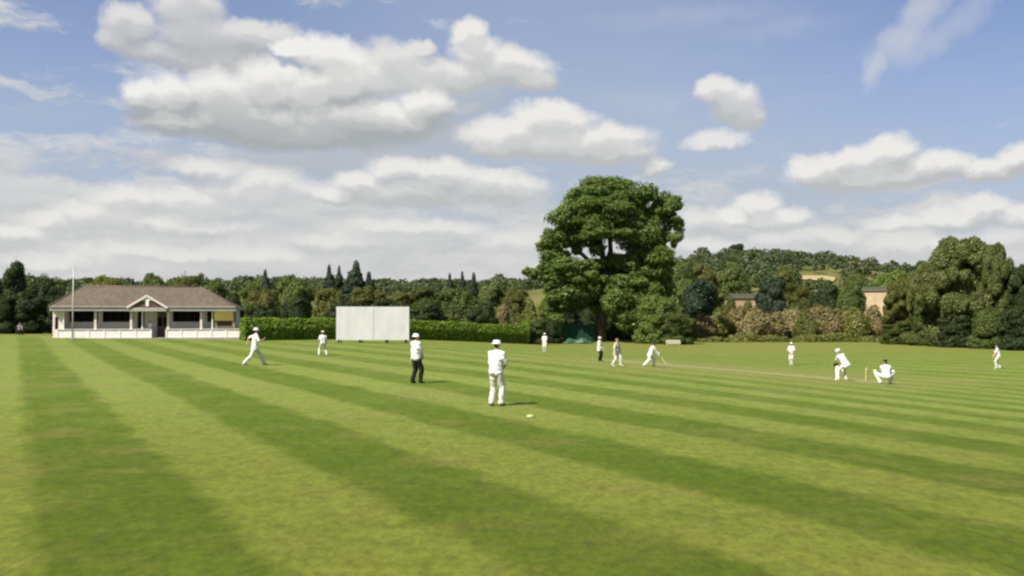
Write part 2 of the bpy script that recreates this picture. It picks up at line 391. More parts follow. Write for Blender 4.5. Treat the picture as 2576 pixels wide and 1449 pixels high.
EXPO = 1.0
def build_world():
    w = bpy.data.worlds.new('World'); scene.world = w; w.use_nodes = True
    t = w.node_tree; t.nodes.clear(); g = NT(t)
    out = g.n('ShaderNodeOutputWorld'); bg = g.n('ShaderNodeBackground'); bg.inputs[1].default_value = 0.1
    sky = g.n('ShaderNodeTexSky'); sky.sky_type = 'NISHITA'; sky.sun_disc = False
    sky.sun_elevation = math.asin(SUN_DIR.z); sky.sun_rotation = math.atan2(SUN_DIR.x, SUN_DIR.y)
    sky.air_density = 1.0; sky.dust_density = 0.6; sky.ozone_density = 1.5
    d = g.n('ShaderNodeTexCoord').outputs['Generated']
    x, y, z = g.xyz(d)
    az = g.m('ARCTAN2', x, y); el = g.m('ARCTAN2', z, g.m('SQRT', g.m('ADD', g.m('MULTIPLY', x, x), g.m('MULTIPLY', y, y))))
    P0 = g.comb(az, el, 0.0)
    K = 10.0 / 2 ** EXPO                                                  # background strength 0.1
    def L(r, gg, b): return (r * K, gg * K, b * K, 1)
    # warped coordinates make the outlines billow
    w1 = g.v('MULTIPLY', g.v('SUBTRACT', g.noise(P0, 16.0, 4, 0.6, color=True), (0.5, 0.5, 0.5)), (0.040, 0.030, 0.0))
    w2 = g.v('MULTIPLY', g.v('SUBTRACT', g.noise(P0, 60.0, 3, 0.6, color=True), (0.5, 0.5, 0.5)), (0.011, 0.010, 0.0))
    P = g.v('ADD', P0, g.v('ADD', w1, w2))
    DL = (-0.0045, 0.0125, 0.0)
    P0b = g.v('ADD', P0, DL)
    Pb = g.v('ADD', P, DL)
    def puff(Q): return g.m('SUBTRACT', g.noise(g.v('MULTIPLY', Q, (1.0, 1.25, 1.0)), 30.0, 6, 0.60), 0.5)
    n0 = puff(P0); n1 = puff(P0b)
    nl = g.m('SUBTRACT', g.noise(P0, 11.0, 3, 0.5), 0.5)
    stre = g.noise(g.v('MULTIPLY', P0, (1.0, 4.5, 1.0)), 9.0, 5, 0.6)
    # clear sky: physical sky, with the thin white veil that thickens downwards
    base = g.mix(1.0, sky.outputs[0], (0.54, 0.53, 0.63, 1), 'MULTIPLY')
    veil = g.m('ADD', g.sstep(el, 0.34, 0.05, 0.0, 0.80), g.m('MULTIPLY', g.sstep(el, 0.40, 0.12), g.m('MULTIPLY', g.sstep(stre, 0.42, 0.72), 0.15)), clamp=True)
    veil = g.m('ADD', veil, g.m('MULTIPLY', g.sstep(az, 0.25, -0.45), 0.10), clamp=True)
    veil = g.m('ADD', veil, g.sstep(g.m('ABSOLUTE', g.m('SUBTRACT', az, 0.06)), 0.45, 0.05, 0.12, 0.52), clamp=True)
    vc = g.mix(g.sstep(el, 0.02, 0.17), L(0.57, 0.575, 0.565), L(0.43, 0.51, 0.63))
    col = g.mix(veil, base, vc)
    # broken grey-white layer low over the horizon
    lo = g.m('ADD', g.noise(g.v('MULTIPLY', P, (1.0, 3.6, 1.0)), 8.0, 6, 0.6), g.m('ADD', g.sstep(el, 0.25, 0.03, -0.12, 0.22), g.m('MULTIPLY', az, -0.16)))
    lob = g.m('ADD', g.noise(g.v('MULTIPLY', g.v('ADD', P, (0, 0.012, 0)), (1.0, 3.6, 1.0)), 8.0, 6, 0.6), g.m('ADD', g.sstep(el, 0.25, 0.03, -0.12, 0.22), g.m('MULTIPLY', az, -0.16)))
    sh = g.m('ADD', g.m('MULTIPLY', g.m('SUBTRACT', lo, lob), 3.2), 0.52, clamp=True)
    lc = g.mix(sh, L(0.57, 0.58, 0.585), L(0.70, 0.698, 0.685))
    col = g.mix(g.m('MULTIPLY', g.sstep(lo, 0.47, 0.66), 0.85), col, lc)

    def cloud(blobs, base_py=None, edge=0.35, amp=0.9, op=1.0, top=(0.84, 0.825, 0.79), mid=(0.63, 0.635, 0.64), bot=(0.50, 0.515, 0.52), gain=0.9, bias=0.5, hspan=None):
        nonlocal col
        F = F2 = None
        for bl in blobs:
            px, py, rx, ry = bl[:4]; wgt = (bl[4] if len(bl) > 4 else 1.0) + 0.46
            ca, ce = az_el(px, py); a1, _ = az_el(px + rx, py); _, e1 = az_el(px, py - ry)
            ra, re = a1 - ca, e1 - ce
            for which, Q in ((0, P), (1, Pb)):
                v = g.v('MULTIPLY_ADD', Q, (1 / ra, 1 / re, 0), (-ca / ra, -ce / re, 0))
                q = g.m('SUBTRACT', wgt, g.v('DOT_PRODUCT', v, v))
                if which == 0: F = q if F is None else g.m('SMOOTH_MAX', F, q, 0.25)
                else: F2 = q if F2 is None else g.m('SMOOTH_MAX', F2, q, 0.25)
        if base_py is not None:
            _, be = az_el(CX, base_py)
            cut = g.m('MULTIPLY', g.m('MAXIMUM', g.m('SUBTRACT', be, g.m('ADD', el, g.m('MULTIPLY', nl, 0.02))), 0.0), 15.0)
            F = g.m('SUBTRACT', F, cut)
        Fn = g.m('MULTIPLY_ADD', n0, amp, F); Fn2 = g.m('MULTIPLY_ADD', n1, amp, F2)
        mask = g.m('MULTIPLY', g.sstep(Fn, 0.0, edge * 2.7), op)
        s = g.m('MULTIPLY', g.m('SUBTRACT', g.m('MINIMUM', Fn, 1.3), g.m('MINIMUM', Fn2, 1.3)), gain)
        s = g.m('ADD', s, bias)
        if hspan:
            _, e0 = az_el(CX, hspan[1]); _, e1 = az_el(CX, hspan[0])
            s = g.m('ADD', s, g.lin(g.m('ADD', el, g.m('MULTIPLY', nl, 0.05)), e0, e1, -0.42, 0.30))
        s = g.m('MAXIMUM', g.m('MINIMUM', s, 1.0), 0.0)
        c = g.mix(g.sstep(s, 0.0, 0.55), L(*bot), L(*mid)); c = g.mix(g.sstep(s, 0.45, 1.0), c, L(*top))
        col = g.mix(mask, col, c)

    # back to front
    cloud([(1750, 45, 330, 40, .9), (1960, 70, 200, 40, .9), (1650, 250, 220, 40, .8)], None, 1.2, 1.2, 0.28, gain=0.2, bias=0.75)
    # wispy streak high on the right
    def streak(pts, wd, op):
        nonlocal col
        Fs = None
        for (x0, y0), (x1, y1), ww in [(pts[i], pts[i + 1], wd[i]) for i in range(len(pts) - 1)]:
            mx, my = (x0 + x1) / 2, (y0 + y1) / 2; ca, ce = az_el(mx, my); a1, e1 = az_el(x1, y1); a0, e0 = az_el(x0, y0)
            ln = math.hypot(a1 - a0, e1 - e0) / 2 * 2.1; ang = math.atan2(e1 - e0, a1 - a0); wr = ww / FPX
            ux, uy = math.cos(ang) / ln, math.sin(ang) / ln; vx, vy = -math.sin(ang) / wr, math.cos(ang) / wr
            dd = g.v('SUBTRACT', P, (ca, ce, 0))
            q = g.m('SUBTRACT', 1.0, g.m('ADD', g.m('POWER', g.v('DOT_PRODUCT', dd, (ux, uy, 0)), 2.0), g.m('POWER', g.v('DOT_PRODUCT', dd, (vx, vy, 0)), 2.0)))
            Fs = q if Fs is None else g.m('SMOOTH_MAX', Fs, q, 0.4)
        fib = g.m('SUBTRACT', g.noise(g.v('MULTIPLY', P, (1.6, 0.7, 1.0)), 26.0, 4, 0.6), 0.5)
        mk = g.m('MULTIPLY', g.sstep(g.m('ADD', g.m('MULTIPLY', fib, 1.3), g.m('MULTIPLY_ADD', nl, 0.7, Fs)), -0.2, 1.3), op)
        col = g.mix(mk, col, L(0.66, 0.67, 0.70))
    streak([(2185, 205), (2215, 130), (2290, 70), (2350, -30)], [26, 42, 46], 0.62)
    streak([(2290, 140), (2400, 60), (2470, -20)], [40, 46], 0.42)
    cloud([(560, 410, 260, 46), (760, 405, 240, 46), (1010, 395, 190, 46), (1180, 250, 130, 60, .8), (1120, 330, 90, 60)], None, 0.8, 1.0, 0.92, (0.56, 0.57, 0.58), (0.49, 0.505, 0.52), (0.42, 0.44, 0.45), gain=0.4, bias=0.42)
    # low rows on the left and in the middle
    cloud([(420, 640, 300, 26), (850, 605, 150, 34), (1030, 575, 240, 26), (1300, 610, 150, 42), (650, 640, 170, 30), (150, 660, 210, 24)], None, 0.7, 1.0, 0.8, gain=0.6, bias=0.62)
    cloud([(1790, 560, 130, 40), (2010, 600, 240, 34), (2300, 610, 230, 34), (2520, 600, 130, 36), (1780, 620, 140, 30)], None, 0.7, 1.0, 0.75, gain=0.7, bias=0.60)
    cloud([(60, 590, 110, 32), (130, 562, 85, 36), (230, 540, 120, 40), (320, 508, 110, 42), (480, 508, 180, 44), (640, 470, 170, 58), (520, 420, 120, 34, .9), (380, 560, 300, 34)], 605, 0.55, 1.0, 0.9, gain=0.65, bias=0.58)
    cloud([(850, 485, 80, 26), (1000, 425, 85, 40), (905, 455, 80, 34), (1110, 440, 120, 45), (1230, 475, 150, 48), (1020, 480, 230, 42)], 528, 0.45, 0.9, 0.95, gain=0.85, bias=0.52, hspan=(400, 525))
    cloud([(1390, 305, 120, 50), (1270, 342, 120, 52), (1430, 355, 210, 50), (1550, 382, 100, 36), (1640, 425, 60, 34, .8)], 412, 0.40, 0.8, 1.0, gain=0.85, bias=0.58, hspan=(262, 425))
    # upper left
    cloud([(325, 66, 76, 58), (300, 100, 62, 40), (470, 15, 95, 70), (520, 90, 150, 58), (650, 95, 110, 42), (540, 150, 170, 52), (390, 130, 130, 40, .8)], 205, 0.42, 0.8, 0.95, (0.76, 0.75, 0.73), (0.58, 0.585, 0.60), (0.47, 0.48, 0.49), gain=0.75, bias=0.50, hspan=(-20, 215))
    # tower on the right of the great cloud
    cloud([(1180, 88, 52, 42), (1195, 130, 70, 50), (1270, 170, 130, 56), (1340, 200, 70, 42), (1160, 190, 110, 50)], 235, 0.42, 0.8, 1.0, gain=0.8, bias=0.55, hspan=(50, 265))
    cloud([(990, 150, 110, 52), (1050, 118, 40, 26), (940, 200, 130, 60), (1060, 190, 90, 60)], 300, 0.45, 0.8, 1.0, (0.76, 0.75, 0.735), gain=0.75, bias=0.5, hspan=(95, 300))
    # great cloud
    cloud([(820, 140, 105, 44), (740, 120, 60, 22), (860, 200, 100, 80), (780, 230, 90, 80), (372, 245, 66, 52), (445, 240, 80, 56), (560, 240, 130, 70), (680, 215, 110, 72), (620, 290, 260, 70), (860, 300, 220, 62),
           (1070, 270, 75, 56), (1010, 305, 130, 46), (430, 300, 110, 46), (760, 340, 270, 46)], 372, 0.42, 0.75, 1.0, (0.87, 0.86, 0.83), (0.66, 0.66, 0.655), (0.40, 0.425, 0.435), gain=0.75, bias=0.52, hspan=(110, 372))
    # right
    cloud([(1905, 512, 68, 42), (1950, 545, 100, 36), (1860, 545, 60, 30)], 572, 0.45, 0.8, 0.95, gain=0.8, bias=0.62)
    cloud([(2470, 525, 90, 36), (2380, 548, 110, 32), (2560, 545, 70, 34), (2260, 560, 110, 26, .8)], 580, 0.5, 0.9, 0.9, gain=0.8, bias=0.58)
    cloud([(2230, 385, 92, 46), (2150, 405, 80, 40), (2070, 430, 85, 42), (2330, 425, 120, 46), (2210, 440, 230, 44), (2560, 400, 75, 42), (2490, 430, 100, 36)], 480, 0.40, 0.8, 1.0, gain=0.85, bias=0.58, hspan=(345, 505))
    cloud([(1800, 352, 88, 26)], 378, 0.5, 0.8, 0.85, gain=0.6, bias=0.62)
    cloud([(1806, 232, 56, 42), (1845, 262, 70, 56), (1882, 296, 46, 42)], 334, 0.45, 0.75, 0.95, gain=0.7, bias=0.56, hspan=(190, 330))
    # below the horizon only ground is ever seen
    g.put(bg.inputs[0], col); g.put(out.inputs[0], bg.outputs[0])
    w.cycles.sampling_method = 'MANUAL'; w.cycles.sample_map_resolution = 256
build_world()

sd = bpy.data.lights.new('sun', 'SUN'); sd.energy = 4.2; sd.angle = math.radians(0.5); sd.color = (1.0, 0.945, 0.85)
so = bpy.data.objects.new('sun', sd); link(so)
so.rotation_euler = SUN_DIR.to_track_quat('Z', 'Y').to_euler(); so.location = SUN_DIR * 200

cd = bpy.data.cameras.new('camera'); cam = bpy.data.objects.new('camera', cd); link(cam)
cd.sensor_width = 36.0; cd.lens = 36.0 * FPX / 2575.0; cd.clip_end = 6000; cd.clip_start = 0.1
cam.location = (0, 0, EYE); cam.rotation_euler = (PI / 2 + PITCH, 0, 0)
scene.camera = cam
vs_ = scene.view_settings; vs_.view_transform = 'Standard'; vs_.look = 'None'; vs_.exposure = EXPO; vs_.gamma = 1.0
scene.display_settings.display_device = 'sRGB'
cy = scene.cycles
cy.max_bounces = 5; cy.diffuse_bounces = 3; cy.glossy_bounces = 2; cy.transmission_bounces = 3
cy.caustics_reflective = False; cy.caustics_refractive = False
cy.use_denoising = True
try: cy.denoiser = 'OPENIMAGEDENOISE'
except Exception: pass
cy.pixel_filter_type = 'BLACKMAN_HARRIS'; cy.filter_width = 2.4
# ------------------------------------------------------------------ foliage
def unit(v): return v / np.maximum(np.linalg.norm(v, axis=1, keepdims=True), 1e-9)

def leaf_mesh(name, c, nrm, size, aspect=0.72, extra=None, axis_dir=None):
    n = len(c); nrm = unit(nrm)
    r = unit(rng.normal(size=(n, 3))) if axis_dir is None else unit(axis_dir + 0.35 * rng.normal(size=(n, 3)))
    t = unit(r - nrm * np.sum(r * nrm, axis=1, keepdims=True)); b = np.cross(nrm, t)
    s = size[:, None]; h = 0.5
    bow = nrm * s * 0.12
    q = np.stack([c + t * s * h, c + b * s * h * aspect + bow, c - t * s * h, c - b * s * h * aspect + bow], axis=1).reshape(-1, 3)
    faces = np.arange(4 * n).reshape(-1, 4)
    ev, ef = ([], []) if extra is None else extra
    V = np.concatenate([q, np.array(ev, float).reshape(-1, 3)]) if len(ev) else q
    nf = n + len(ef)
    me = bpy.data.meshes.new(name)
    me.vertices.add(len(V)); me.vertices.foreach_set('co', V.astype(np.float32).ravel())
    F = faces.ravel()
    if len(ef): F = np.concatenate([F, (np.array(ef) + 4 * n).ravel()])
    me.loops.add(len(F)); me.loops.foreach_set('vertex_index', F.astype(np.int32))
    me.polygons.add(nf); me.polygons.foreach_set('loop_start', np.arange(0, 4 * nf, 4, dtype=np.int32))
    me.update(calc_edges=True); me.validate()
    return me

def lobes_to_leaves(lobes, leaf, cover=2.2, inner=0.76, keep_inside=0.66, jit=0.55, up=0.35, bulge=0.07):
    lobes = np.array(lobes, float); C = lobes[:, :3]; R = lobes[:, 3:6]
    cs, ns = [], []
    for i in range(len(lobes)):
        area = 4 * PI * ((R[i, 0] * R[i, 1]) ** 1.6 / 3 + (R[i, 0] * R[i, 2]) ** 1.6 / 3 + (R[i, 1] * R[i, 2]) ** 1.6 / 3) ** (1 / 1.6)
        n = int(area * cover / (leaf * leaf * 0.36))
        d = unit(rng.normal(size=(n, 3))); f = rng.uniform(inner, 1.0, size=(n, 1)) + rng.normal(size=(n, 1)) * 0.06
        # ragged surface: low frequency bulges
        k = rng.normal(size=(3, 3)) * 2.2; ph = rng.uniform(0, 6.3, 3)
        bul = sum(np.sin(d @ k[j] * 1.7 + ph[j]) for j in range(3))[:, None] * bulge
        p = C[i] + d * R[i] * (f + bul); nn = unit(d / R[i])
        ok = np.ones(n, bool)
        for j in range(len(lobes)):
            if j != i: ok &= (((p - C[j]) / R[j]) ** 2).sum(1) > keep_inside ** 2
        cs.append(p[ok]); ns.append(nn[ok])
    c = np.concatenate(cs); nn = np.concatenate(ns)
    nn = nn + rng.normal(size=nn.shape) * jit + np.array([0, 0, up])
    return c, nn, leaf * rng.uniform(0.6, 1.4, len(c))

def crown(name, lobes, leaf, **kw):
    return leaf_mesh(name, *lobes_to_leaves(lobes, leaf, **kw))

def trunk_mesh(h=5.0, r=0.28, limbs=4, seed=1, spread=2.0, low=0.45):
    rr = random.Random(seed); mb = MB()
    pts = [(0, 0, -0.25), (0.03, 0.02, 0.1), (rr.uniform(-.1, .1), rr.uniform(-.1, .1), h * 0.35), (rr.uniform(-.25, .25), rr.uniform(-.2, .2), h * 0.7), (rr.uniform(-.3, .3), rr.uniform(-.3, .3), h)]
    mb.tube(pts, [r * 1.5, r * 1.15, r * 0.9, r * 0.65, r * 0.3], 9)
    for k in range(limbs):
        a = 2 * PI * k / limbs + rr.uniform(-.4, .4); z0 = h * rr.uniform(low, 0.8); l = spread * rr.uniform(.7, 1.2)
        mb.tube([(0, 0, z0), (math.cos(a) * l * .5, math.sin(a) * l * .5, z0 + l * .45), (math.cos(a) * l, math.sin(a) * l, z0 + l * 1.1)], [r * .5, r * .35, r * .12], 6)
    bmesh.ops.recalc_face_normals(mb.bm, faces=mb.bm.faces[:])
    me = bpy.data.meshes.new('trunk'); mb.bm.to_mesh(me); mb.bm.free(); me.materials.append(MAT['bark']); return me

def broad_lobes(seed, w=4.0, z0=1.2, z1=10.0, n=11):
    rr = random.Random(seed); L = []
    L.append((0, 0, (z0 + z1) / 2, w * .62, w * .62, (z1 - z0) * .42))
    for k in range(n):
        a = rr.uniform(0, 2 * PI); f = (k + .5) / n; z = z0 + (z1 - z0) * (.12 + .76 * f)
        wd = w * math.sin(PI * (0.18 + 0.66 * f)) ** .8
        q = rr.uniform(.45, .66); s = rr.uniform(.24, .42) * w
        L.append((math.cos(a) * wd * q, math.sin(a) * wd * q, z, s, s, s * rr.uniform(.7, 1.05)))
    return L
def skirt_lobes(seed, w=4.0, z1=10.0):
    rr = random.Random(seed); L = broad_lobes(seed, w, 1.0, z1, 9)
    for k in range(7):
        a = 2 * PI * k / 7 + rr.uniform(-.3, .3); s = rr.uniform(.30, .42) * w
        L.append((math.cos(a) * w * .55, math.sin(a) * w * .55, s * rr.uniform(.6, 1.1), s, s, s))
    return L
def cone_lobes(seed, w=1.6, z1=10.0):
    rr = random.Random(seed); L = []
    for k in range(9):
        f = k / 8; r = w * (1 - f) ** .8 * rr.uniform(.85, 1.15) + .42
        L.append((rr.uniform(-.12, .12), rr.uniform(-.12, .12), .8 + f * (z1 - 1.2), r, r, .95))
    return L
def feathery_lobes(seed, w=4.3, z1=10.0):
    rr = random.Random(seed); L = skirt_lobes(seed, w * .86, z1 * .93)
    for k in range(90):
        a = rr.uniform(0, 2 * PI); th = rr.uniform(.12, 1.0) * PI / 2; r = w * .78 * math.sin(th) ** .8; h = z1 * (.34 + .60 * math.cos(th)); s = rr.uniform(.32, .62)
        L.append((math.cos(a) * r, math.sin(a) * r, h + rr.uniform(-.2, .35), s, s, s * rr.uniform(1.0, 1.7)))
    return L

KIND = {}
def kind(name, lobes, leaf, trunk, mat, **kw):
    KIND[name] = (crown(name + '_crown', lobes, leaf, **kw), trunk, mat)
T1, T2, T3 = trunk_mesh(6, .25, 4, 1), trunk_mesh(5.5, .22, 5, 2), trunk_mesh(8.5, .16, 0, 3)
kind('broad1', broad_lobes(1), .27, T1, 'mid')
kind('broad2', broad_lobes(5, 4.4, 1.0, 10, 13), .27, T2, 'mid')
kind('skirt1', skirt_lobes(2), .27, T1, 'mid')
kind('skirt2', skirt_lobes(8, 4.3), .27, T2, 'mid')
kind('skirt3', skirt_lobes(13, 3.8), .27, T1, 'mid')
kind('cone1', cone_lobes(3), .22, T3, 'blue', jit=.5)
kind('cone2', cone_lobes(6, 2.6), .23, T3, 'blue', jit=.5)
kind('plume1', feathery_lobes(4), .15, T2, 'willow', jit=.5)
kind('plume2', feathery_lobes(9, 4.1), .15, T1, 'willow', jit=.5)
kind('scrub1', [(0, 0, .9, 1.3, 1.2, 1.0), (.9, .2, .7, .9, .9, .8), (-.9, -.1, .8, .9, .8, .95), (.2, .3, 1.6, .8, .8, .7), (-.5, 0, 1.5, .6, .6, .7)], .16, trunk_mesh(1.2, .05, 4, 5, .7), 'brown', cover=2.2, jit=.45)
kind('scrub2', [(0, 0, .8, 1.5, 1.0, .9), (.6, 0, 1.3, .7, .7, .9), (-1.0, 0, .9, .7, .8, .8), (-.3, .2, 1.7, .6, .6, .75), (1.3, .1, .7, .6, .6, .7)], .16, trunk_mesh(1.1, .05, 4, 6, .7), 'brown', cover=2.2, jit=.45)
WID = {'broad1': 8.0, 'broad2': 8.6, 'skirt1': 8.4, 'skirt2': 9.0, 'skirt3': 8.0, 'cone1': 3.2, 'cone2': 4.6, 'plume1': 8.6, 'plume2': 8.0, 'scrub1': 3.6, 'scrub2': 3.8}
HGT = {'scrub1': 2.3, 'scrub2': 2.4}

def plant(name, k, tone, px, Y, top, width, label, cat='tree', group=None, base=None):
    cm, tm, dm = KIND[k]
    if base is not None: p = hit(px, base)
    else: p = on_ground(px, Y)
    H = at(px, top, p.y).z - p.z; W = width / FPX * p.y
    o = empty(name, p, random.uniform(0, 6.28), label, cat, group)
    sx = W / WID[k]; sz = H / HGT.get(k, 10.0)
    for nm, me, mt in (('crown', cm, LEAF[tone or dm]), ('trunk', tm, MAT['bark'])):
        if not me.materials: me.materials.append(mt)
        c = bpy.data.objects.new(nm, me); link(c, o)
        c.material_slots[0].link = 'OBJECT'; c.material_slots[0].material = mt
        c.scale = (sx, sx * random.uniform(.85, 1.1), sz) if nm == 'crown' else (max(sx, .5 * sz), max(sx, .5 * sz), sz)
    return o

GL, GP, GH = 'dark trees left of the pavilion', 'trees behind the pavilion', 'trees behind the clipped hedge'
PL = [
 # left of the pavilion
 ('tree', 'skirt1', 'dark', 40, 112, 652, 100, 'tallest dark tree left of the pavilion, with a narrow peaked top', GL),
 ('tree', 'broad2', 'dark', -25, 118, 684, 130, 'dark tree cut off by the left edge of the photo', GL),
 ('tree', 'skirt2', 'dark', 112, 110, 688, 105, 'dark rounded tree between the tallest left tree and the white flagpole', GL),
 ('tree', 'skirt3', 'dark', 66, 104, 728, 110, 'low dark tree in front of the tallest left tree, behind the garden chair', GL),
 ('tree', 'skirt2', 'dark', 5, 103, 740, 100, 'low dark bushy tree at the lower left corner of the treeline', GL),
 ('tree', 'skirt1', 'dark', 150, 108, 716, 70, 'low dark tree touching the left end of the pavilion roof', GL),
 # behind the pavilion
 ('tree', 'broad1', 'olive', 270, 128, 686, 130, 'brownish green domed tree behind the left half of the pavilion roof', GP),
 ('conifer_tree', 'cone1', 'blue', 334, 126, 707, 26, 'tiny dark pointed conifer peeping over the pavilion ridge', GP),
 ('tree', 'broad2', 'mid', 392, 124, 684, 85, 'green tree directly above the pavilion gable', GP),
 ('tree', 'skirt1', 'olive', 462, 120, 688, 110, 'olive green tree above the right half of the pavilion ridge', GP),
 ('tree', 'skirt2', 'mid', 535, 118, 702, 110, 'green tree above the sloping right hip of the pavilion roof', GP),
 ('tree', 'skirt3', 'dark', 585, 112, 728, 80, 'dark low tree at the right end of the pavilion roof', GP),
 # behind the hedge, from the pavilion to the big tree
 ('tree', 'broad1', 'mid', 640, 124, 692, 95, 'green tree above the walking fielder, first in the row behind the hedge', GH),
 ('conifer_tree', 'cone2', 'blue', 667, 122, 687, 44, 'thin dark conifer tip above the left stretch of hedge', GH),
 ('tree', 'skirt2', 'olive', 668, 114, 722, 110, 'olive brown bushy tree just right of the pavilion over the hedge', GH),
 ('tree', 'broad2', 'mid', 742, 122, 690, 120, 'broad green tree midway between pavilion and sight screen', GH),
 ('tree', 'skirt3', 'dark', 742, 110, 742, 95, 'dark shaded bushy tree low over the hedge, left of the sight screen', GH),
 ('tree', 'skirt1', 'olive', 838, 114, 722, 120, 'yellowish olive tree over the left half of the sight screen', GH),
 ('tree', 'skirt2', 'olive', 922, 118, 718, 130, 'wide olive tree rising above the middle of the sight screen', GH),
 ('conifer_tree', 'cone2', 'blue', 828, 136, 675, 48, 'left one of the two thin dark conifers above the sight screen', GH),
 ('conifer_tree', 'cone2', 'blue', 853, 138, 678, 44, 'right one of the two thin dark conifers above the sight screen', GH),
 ('conifer_tree', 'cone2', 'blue', 893, 136, 666, 84, 'broadest dark conifer, with a wide skirt, above the sight screen', GH),
 ('conifer_tree', 'cone2', 'blue', 928, 140, 692, 60, 'short dark conifer on the right shoulder of the broadest conifer', GH),
 ('tree', 'skirt3', 'olive', 1000, 120, 728, 110, 'olive tree above the right edge of the sight screen', GH),
 ('tree', 'broad1', 'mid', 1075, 124, 714, 130, 'green domed tree above the standing square leg umpire', GH),
 ('tree', 'skirt1', 'mid', 1160, 116, 722, 150, 'broad green tree over the right stretch of hedge, right of the umpire', GH),
 ('tree', 'skirt2', 'dark', 1082, 108, 752, 120, 'dark low tree between the sight screen and the right hedge top', GH),
 ('conifer_tree', 'cone2', 'blue', 1131, 140, 696, 40, 'leftmost of the three far conifer tips above the right stretch of hedge', GH),
 ('conifer_tree', 'cone2', 'blue', 1162, 142, 692, 42, 'middle one of the three far conifer tips above the right stretch of hedge', GH),
 ('conifer_tree', 'cone2', 'blue', 1190, 142, 695, 52, 'rightmost of the three far conifer tips above the right stretch of hedge', GH),
 ('tree', 'broad2', 'mid', 1230, 132, 708, 100, 'mid green tree above the head of the nearest fielder', GH),
 ('tree', 'skirt3', 'dark', 1215, 110, 752, 90, 'dark low tree over the hedge, above the nearest fielder', GH),
 ('tree', 'skirt1', 'olive', 1292, 128, 722, 110, 'brownish tree between the row behind the hedge and the big tree', GH),
 ('tree', 'skirt2', 'dark', 965, 108, 748, 130, 'dark bushy tree low behind the sight screen', GH),
 ('tree', 'skirt1', 'dark', 860, 107, 756, 120, 'dark bushy tree low behind the left edge of the sight screen', GH),
 ('tree', 'skirt3', 'dark', 655, 105, 762, 100, 'darkest low tree beside the pavilion end over the hedge', GH),
]
for (nm, k, tone, px, Y, top, wd, lab, grp) in PL: plant(nm, k, tone, px, Y, top, wd, lab, group=grp)

# brownish scrub between hedge and big tree, and dry scrub right of it
GS = 'dry brown bushes along the far boundary'
BR = [(1262, 116, 768, 70, 'scrub1', 'brown', 'brown bush just beyond the right end of the hedge'),
      (1330, 122, 752, 80, 'scrub2', 'olive', 'olive brown bush left of the big tree'),
      (1352, 112, 800, 70, 'skirt1', 'mid', 'green bush at the right end of the clipped hedge'),
      (1300, 120, 790, 90, 'scrub1', 'olive', 'low olive bush between hedge end and big tree'),
      (1368, 150, 764, 75, 'scrub1', 'brown', 'brown bush tucked against the left edge of the big tree')]
for (px, Y, top, wd, k, tone, lab) in BR: plant('bush', k, tone, px, Y, top, wd, lab, 'bush')
xs_s = [(1772, 790, 80), (1815, 776, 90), (1858, 772, 86), (1902, 774, 92), (1945, 784, 80), (1985, 776, 88), (2028, 784, 84), (2070, 770, 96), (2112, 778, 90), (2156, 774, 92), (2200, 770, 96), (2240, 782, 90)]
words = ['brown bush against the green shrub under the big tree', 'brown bush under the left dark round tree', 'tall tan bush below the left stone cottage', 'tan bush under the darkest round tree, to its left',
         'low pinkish brown bush right under the darkest round tree', 'brown bush above the head of the fielder in line with the darkest round tree', 'low tan bush left of the batsman, behind the boundary', 'tall tan bush behind the batsman',
         'brown bush behind the stumps, on the far boundary', 'brown bush behind the crouching wicketkeeper', 'tall brown bush below the right stone cottage', 'brown bush running into the willows on the right']
for i, ((px, top, wd), lab) in enumerate(zip(xs_s, words)):
    plant('bush', 'scrub1' if i % 2 else 'scrub2', 'olive' if i in (1, 6, 9) else 'brown', px, 150 + (i % 3) * 3, top, wd * 1.15, lab, 'bush', GS)
# rank green weeds along the foot of the brown bushes
def strip(name, pts, wdt, h, leaf, n, mat, label, jitz=.5):
    c, nn = [], []
    for _ in range(n):
        f = random.random() * (len(pts) - 1); i = int(f); p = pts[i].lerp(pts[i + 1], f - i)
        hh = h * (0.55 + 0.45 * math.sin(p.x * 0.9) * math.sin(p.x * 0.37 + 1))
        x, y = p.x + random.uniform(-.3, .3), p.y + random.uniform(-wdt, wdt)
        c.append((x, y, ground_z(x, y) + hh * random.random() ** 1.3)); nn.append((0, -.4, .5))
    c = np.array(c); nn = np.array(nn) + rng.normal(size=c.shape) * .8
    me = leaf_mesh(name, c, nn, leaf * rng.uniform(.6, 1.4, len(c)), axis_dir=np.tile([0, 0, 1.0], (len(c), 1)))
    return tag(mesh_obj(name, me, LEAF[mat]), label, kind='stuff')
strip('rough_grass', [on_ground(px, 139) for px in range(1745, 2300, 40)], 3.5, 1.5, .34, 9000, 'olive', 'rank green grass and weeds at the foot of the brown bushes')

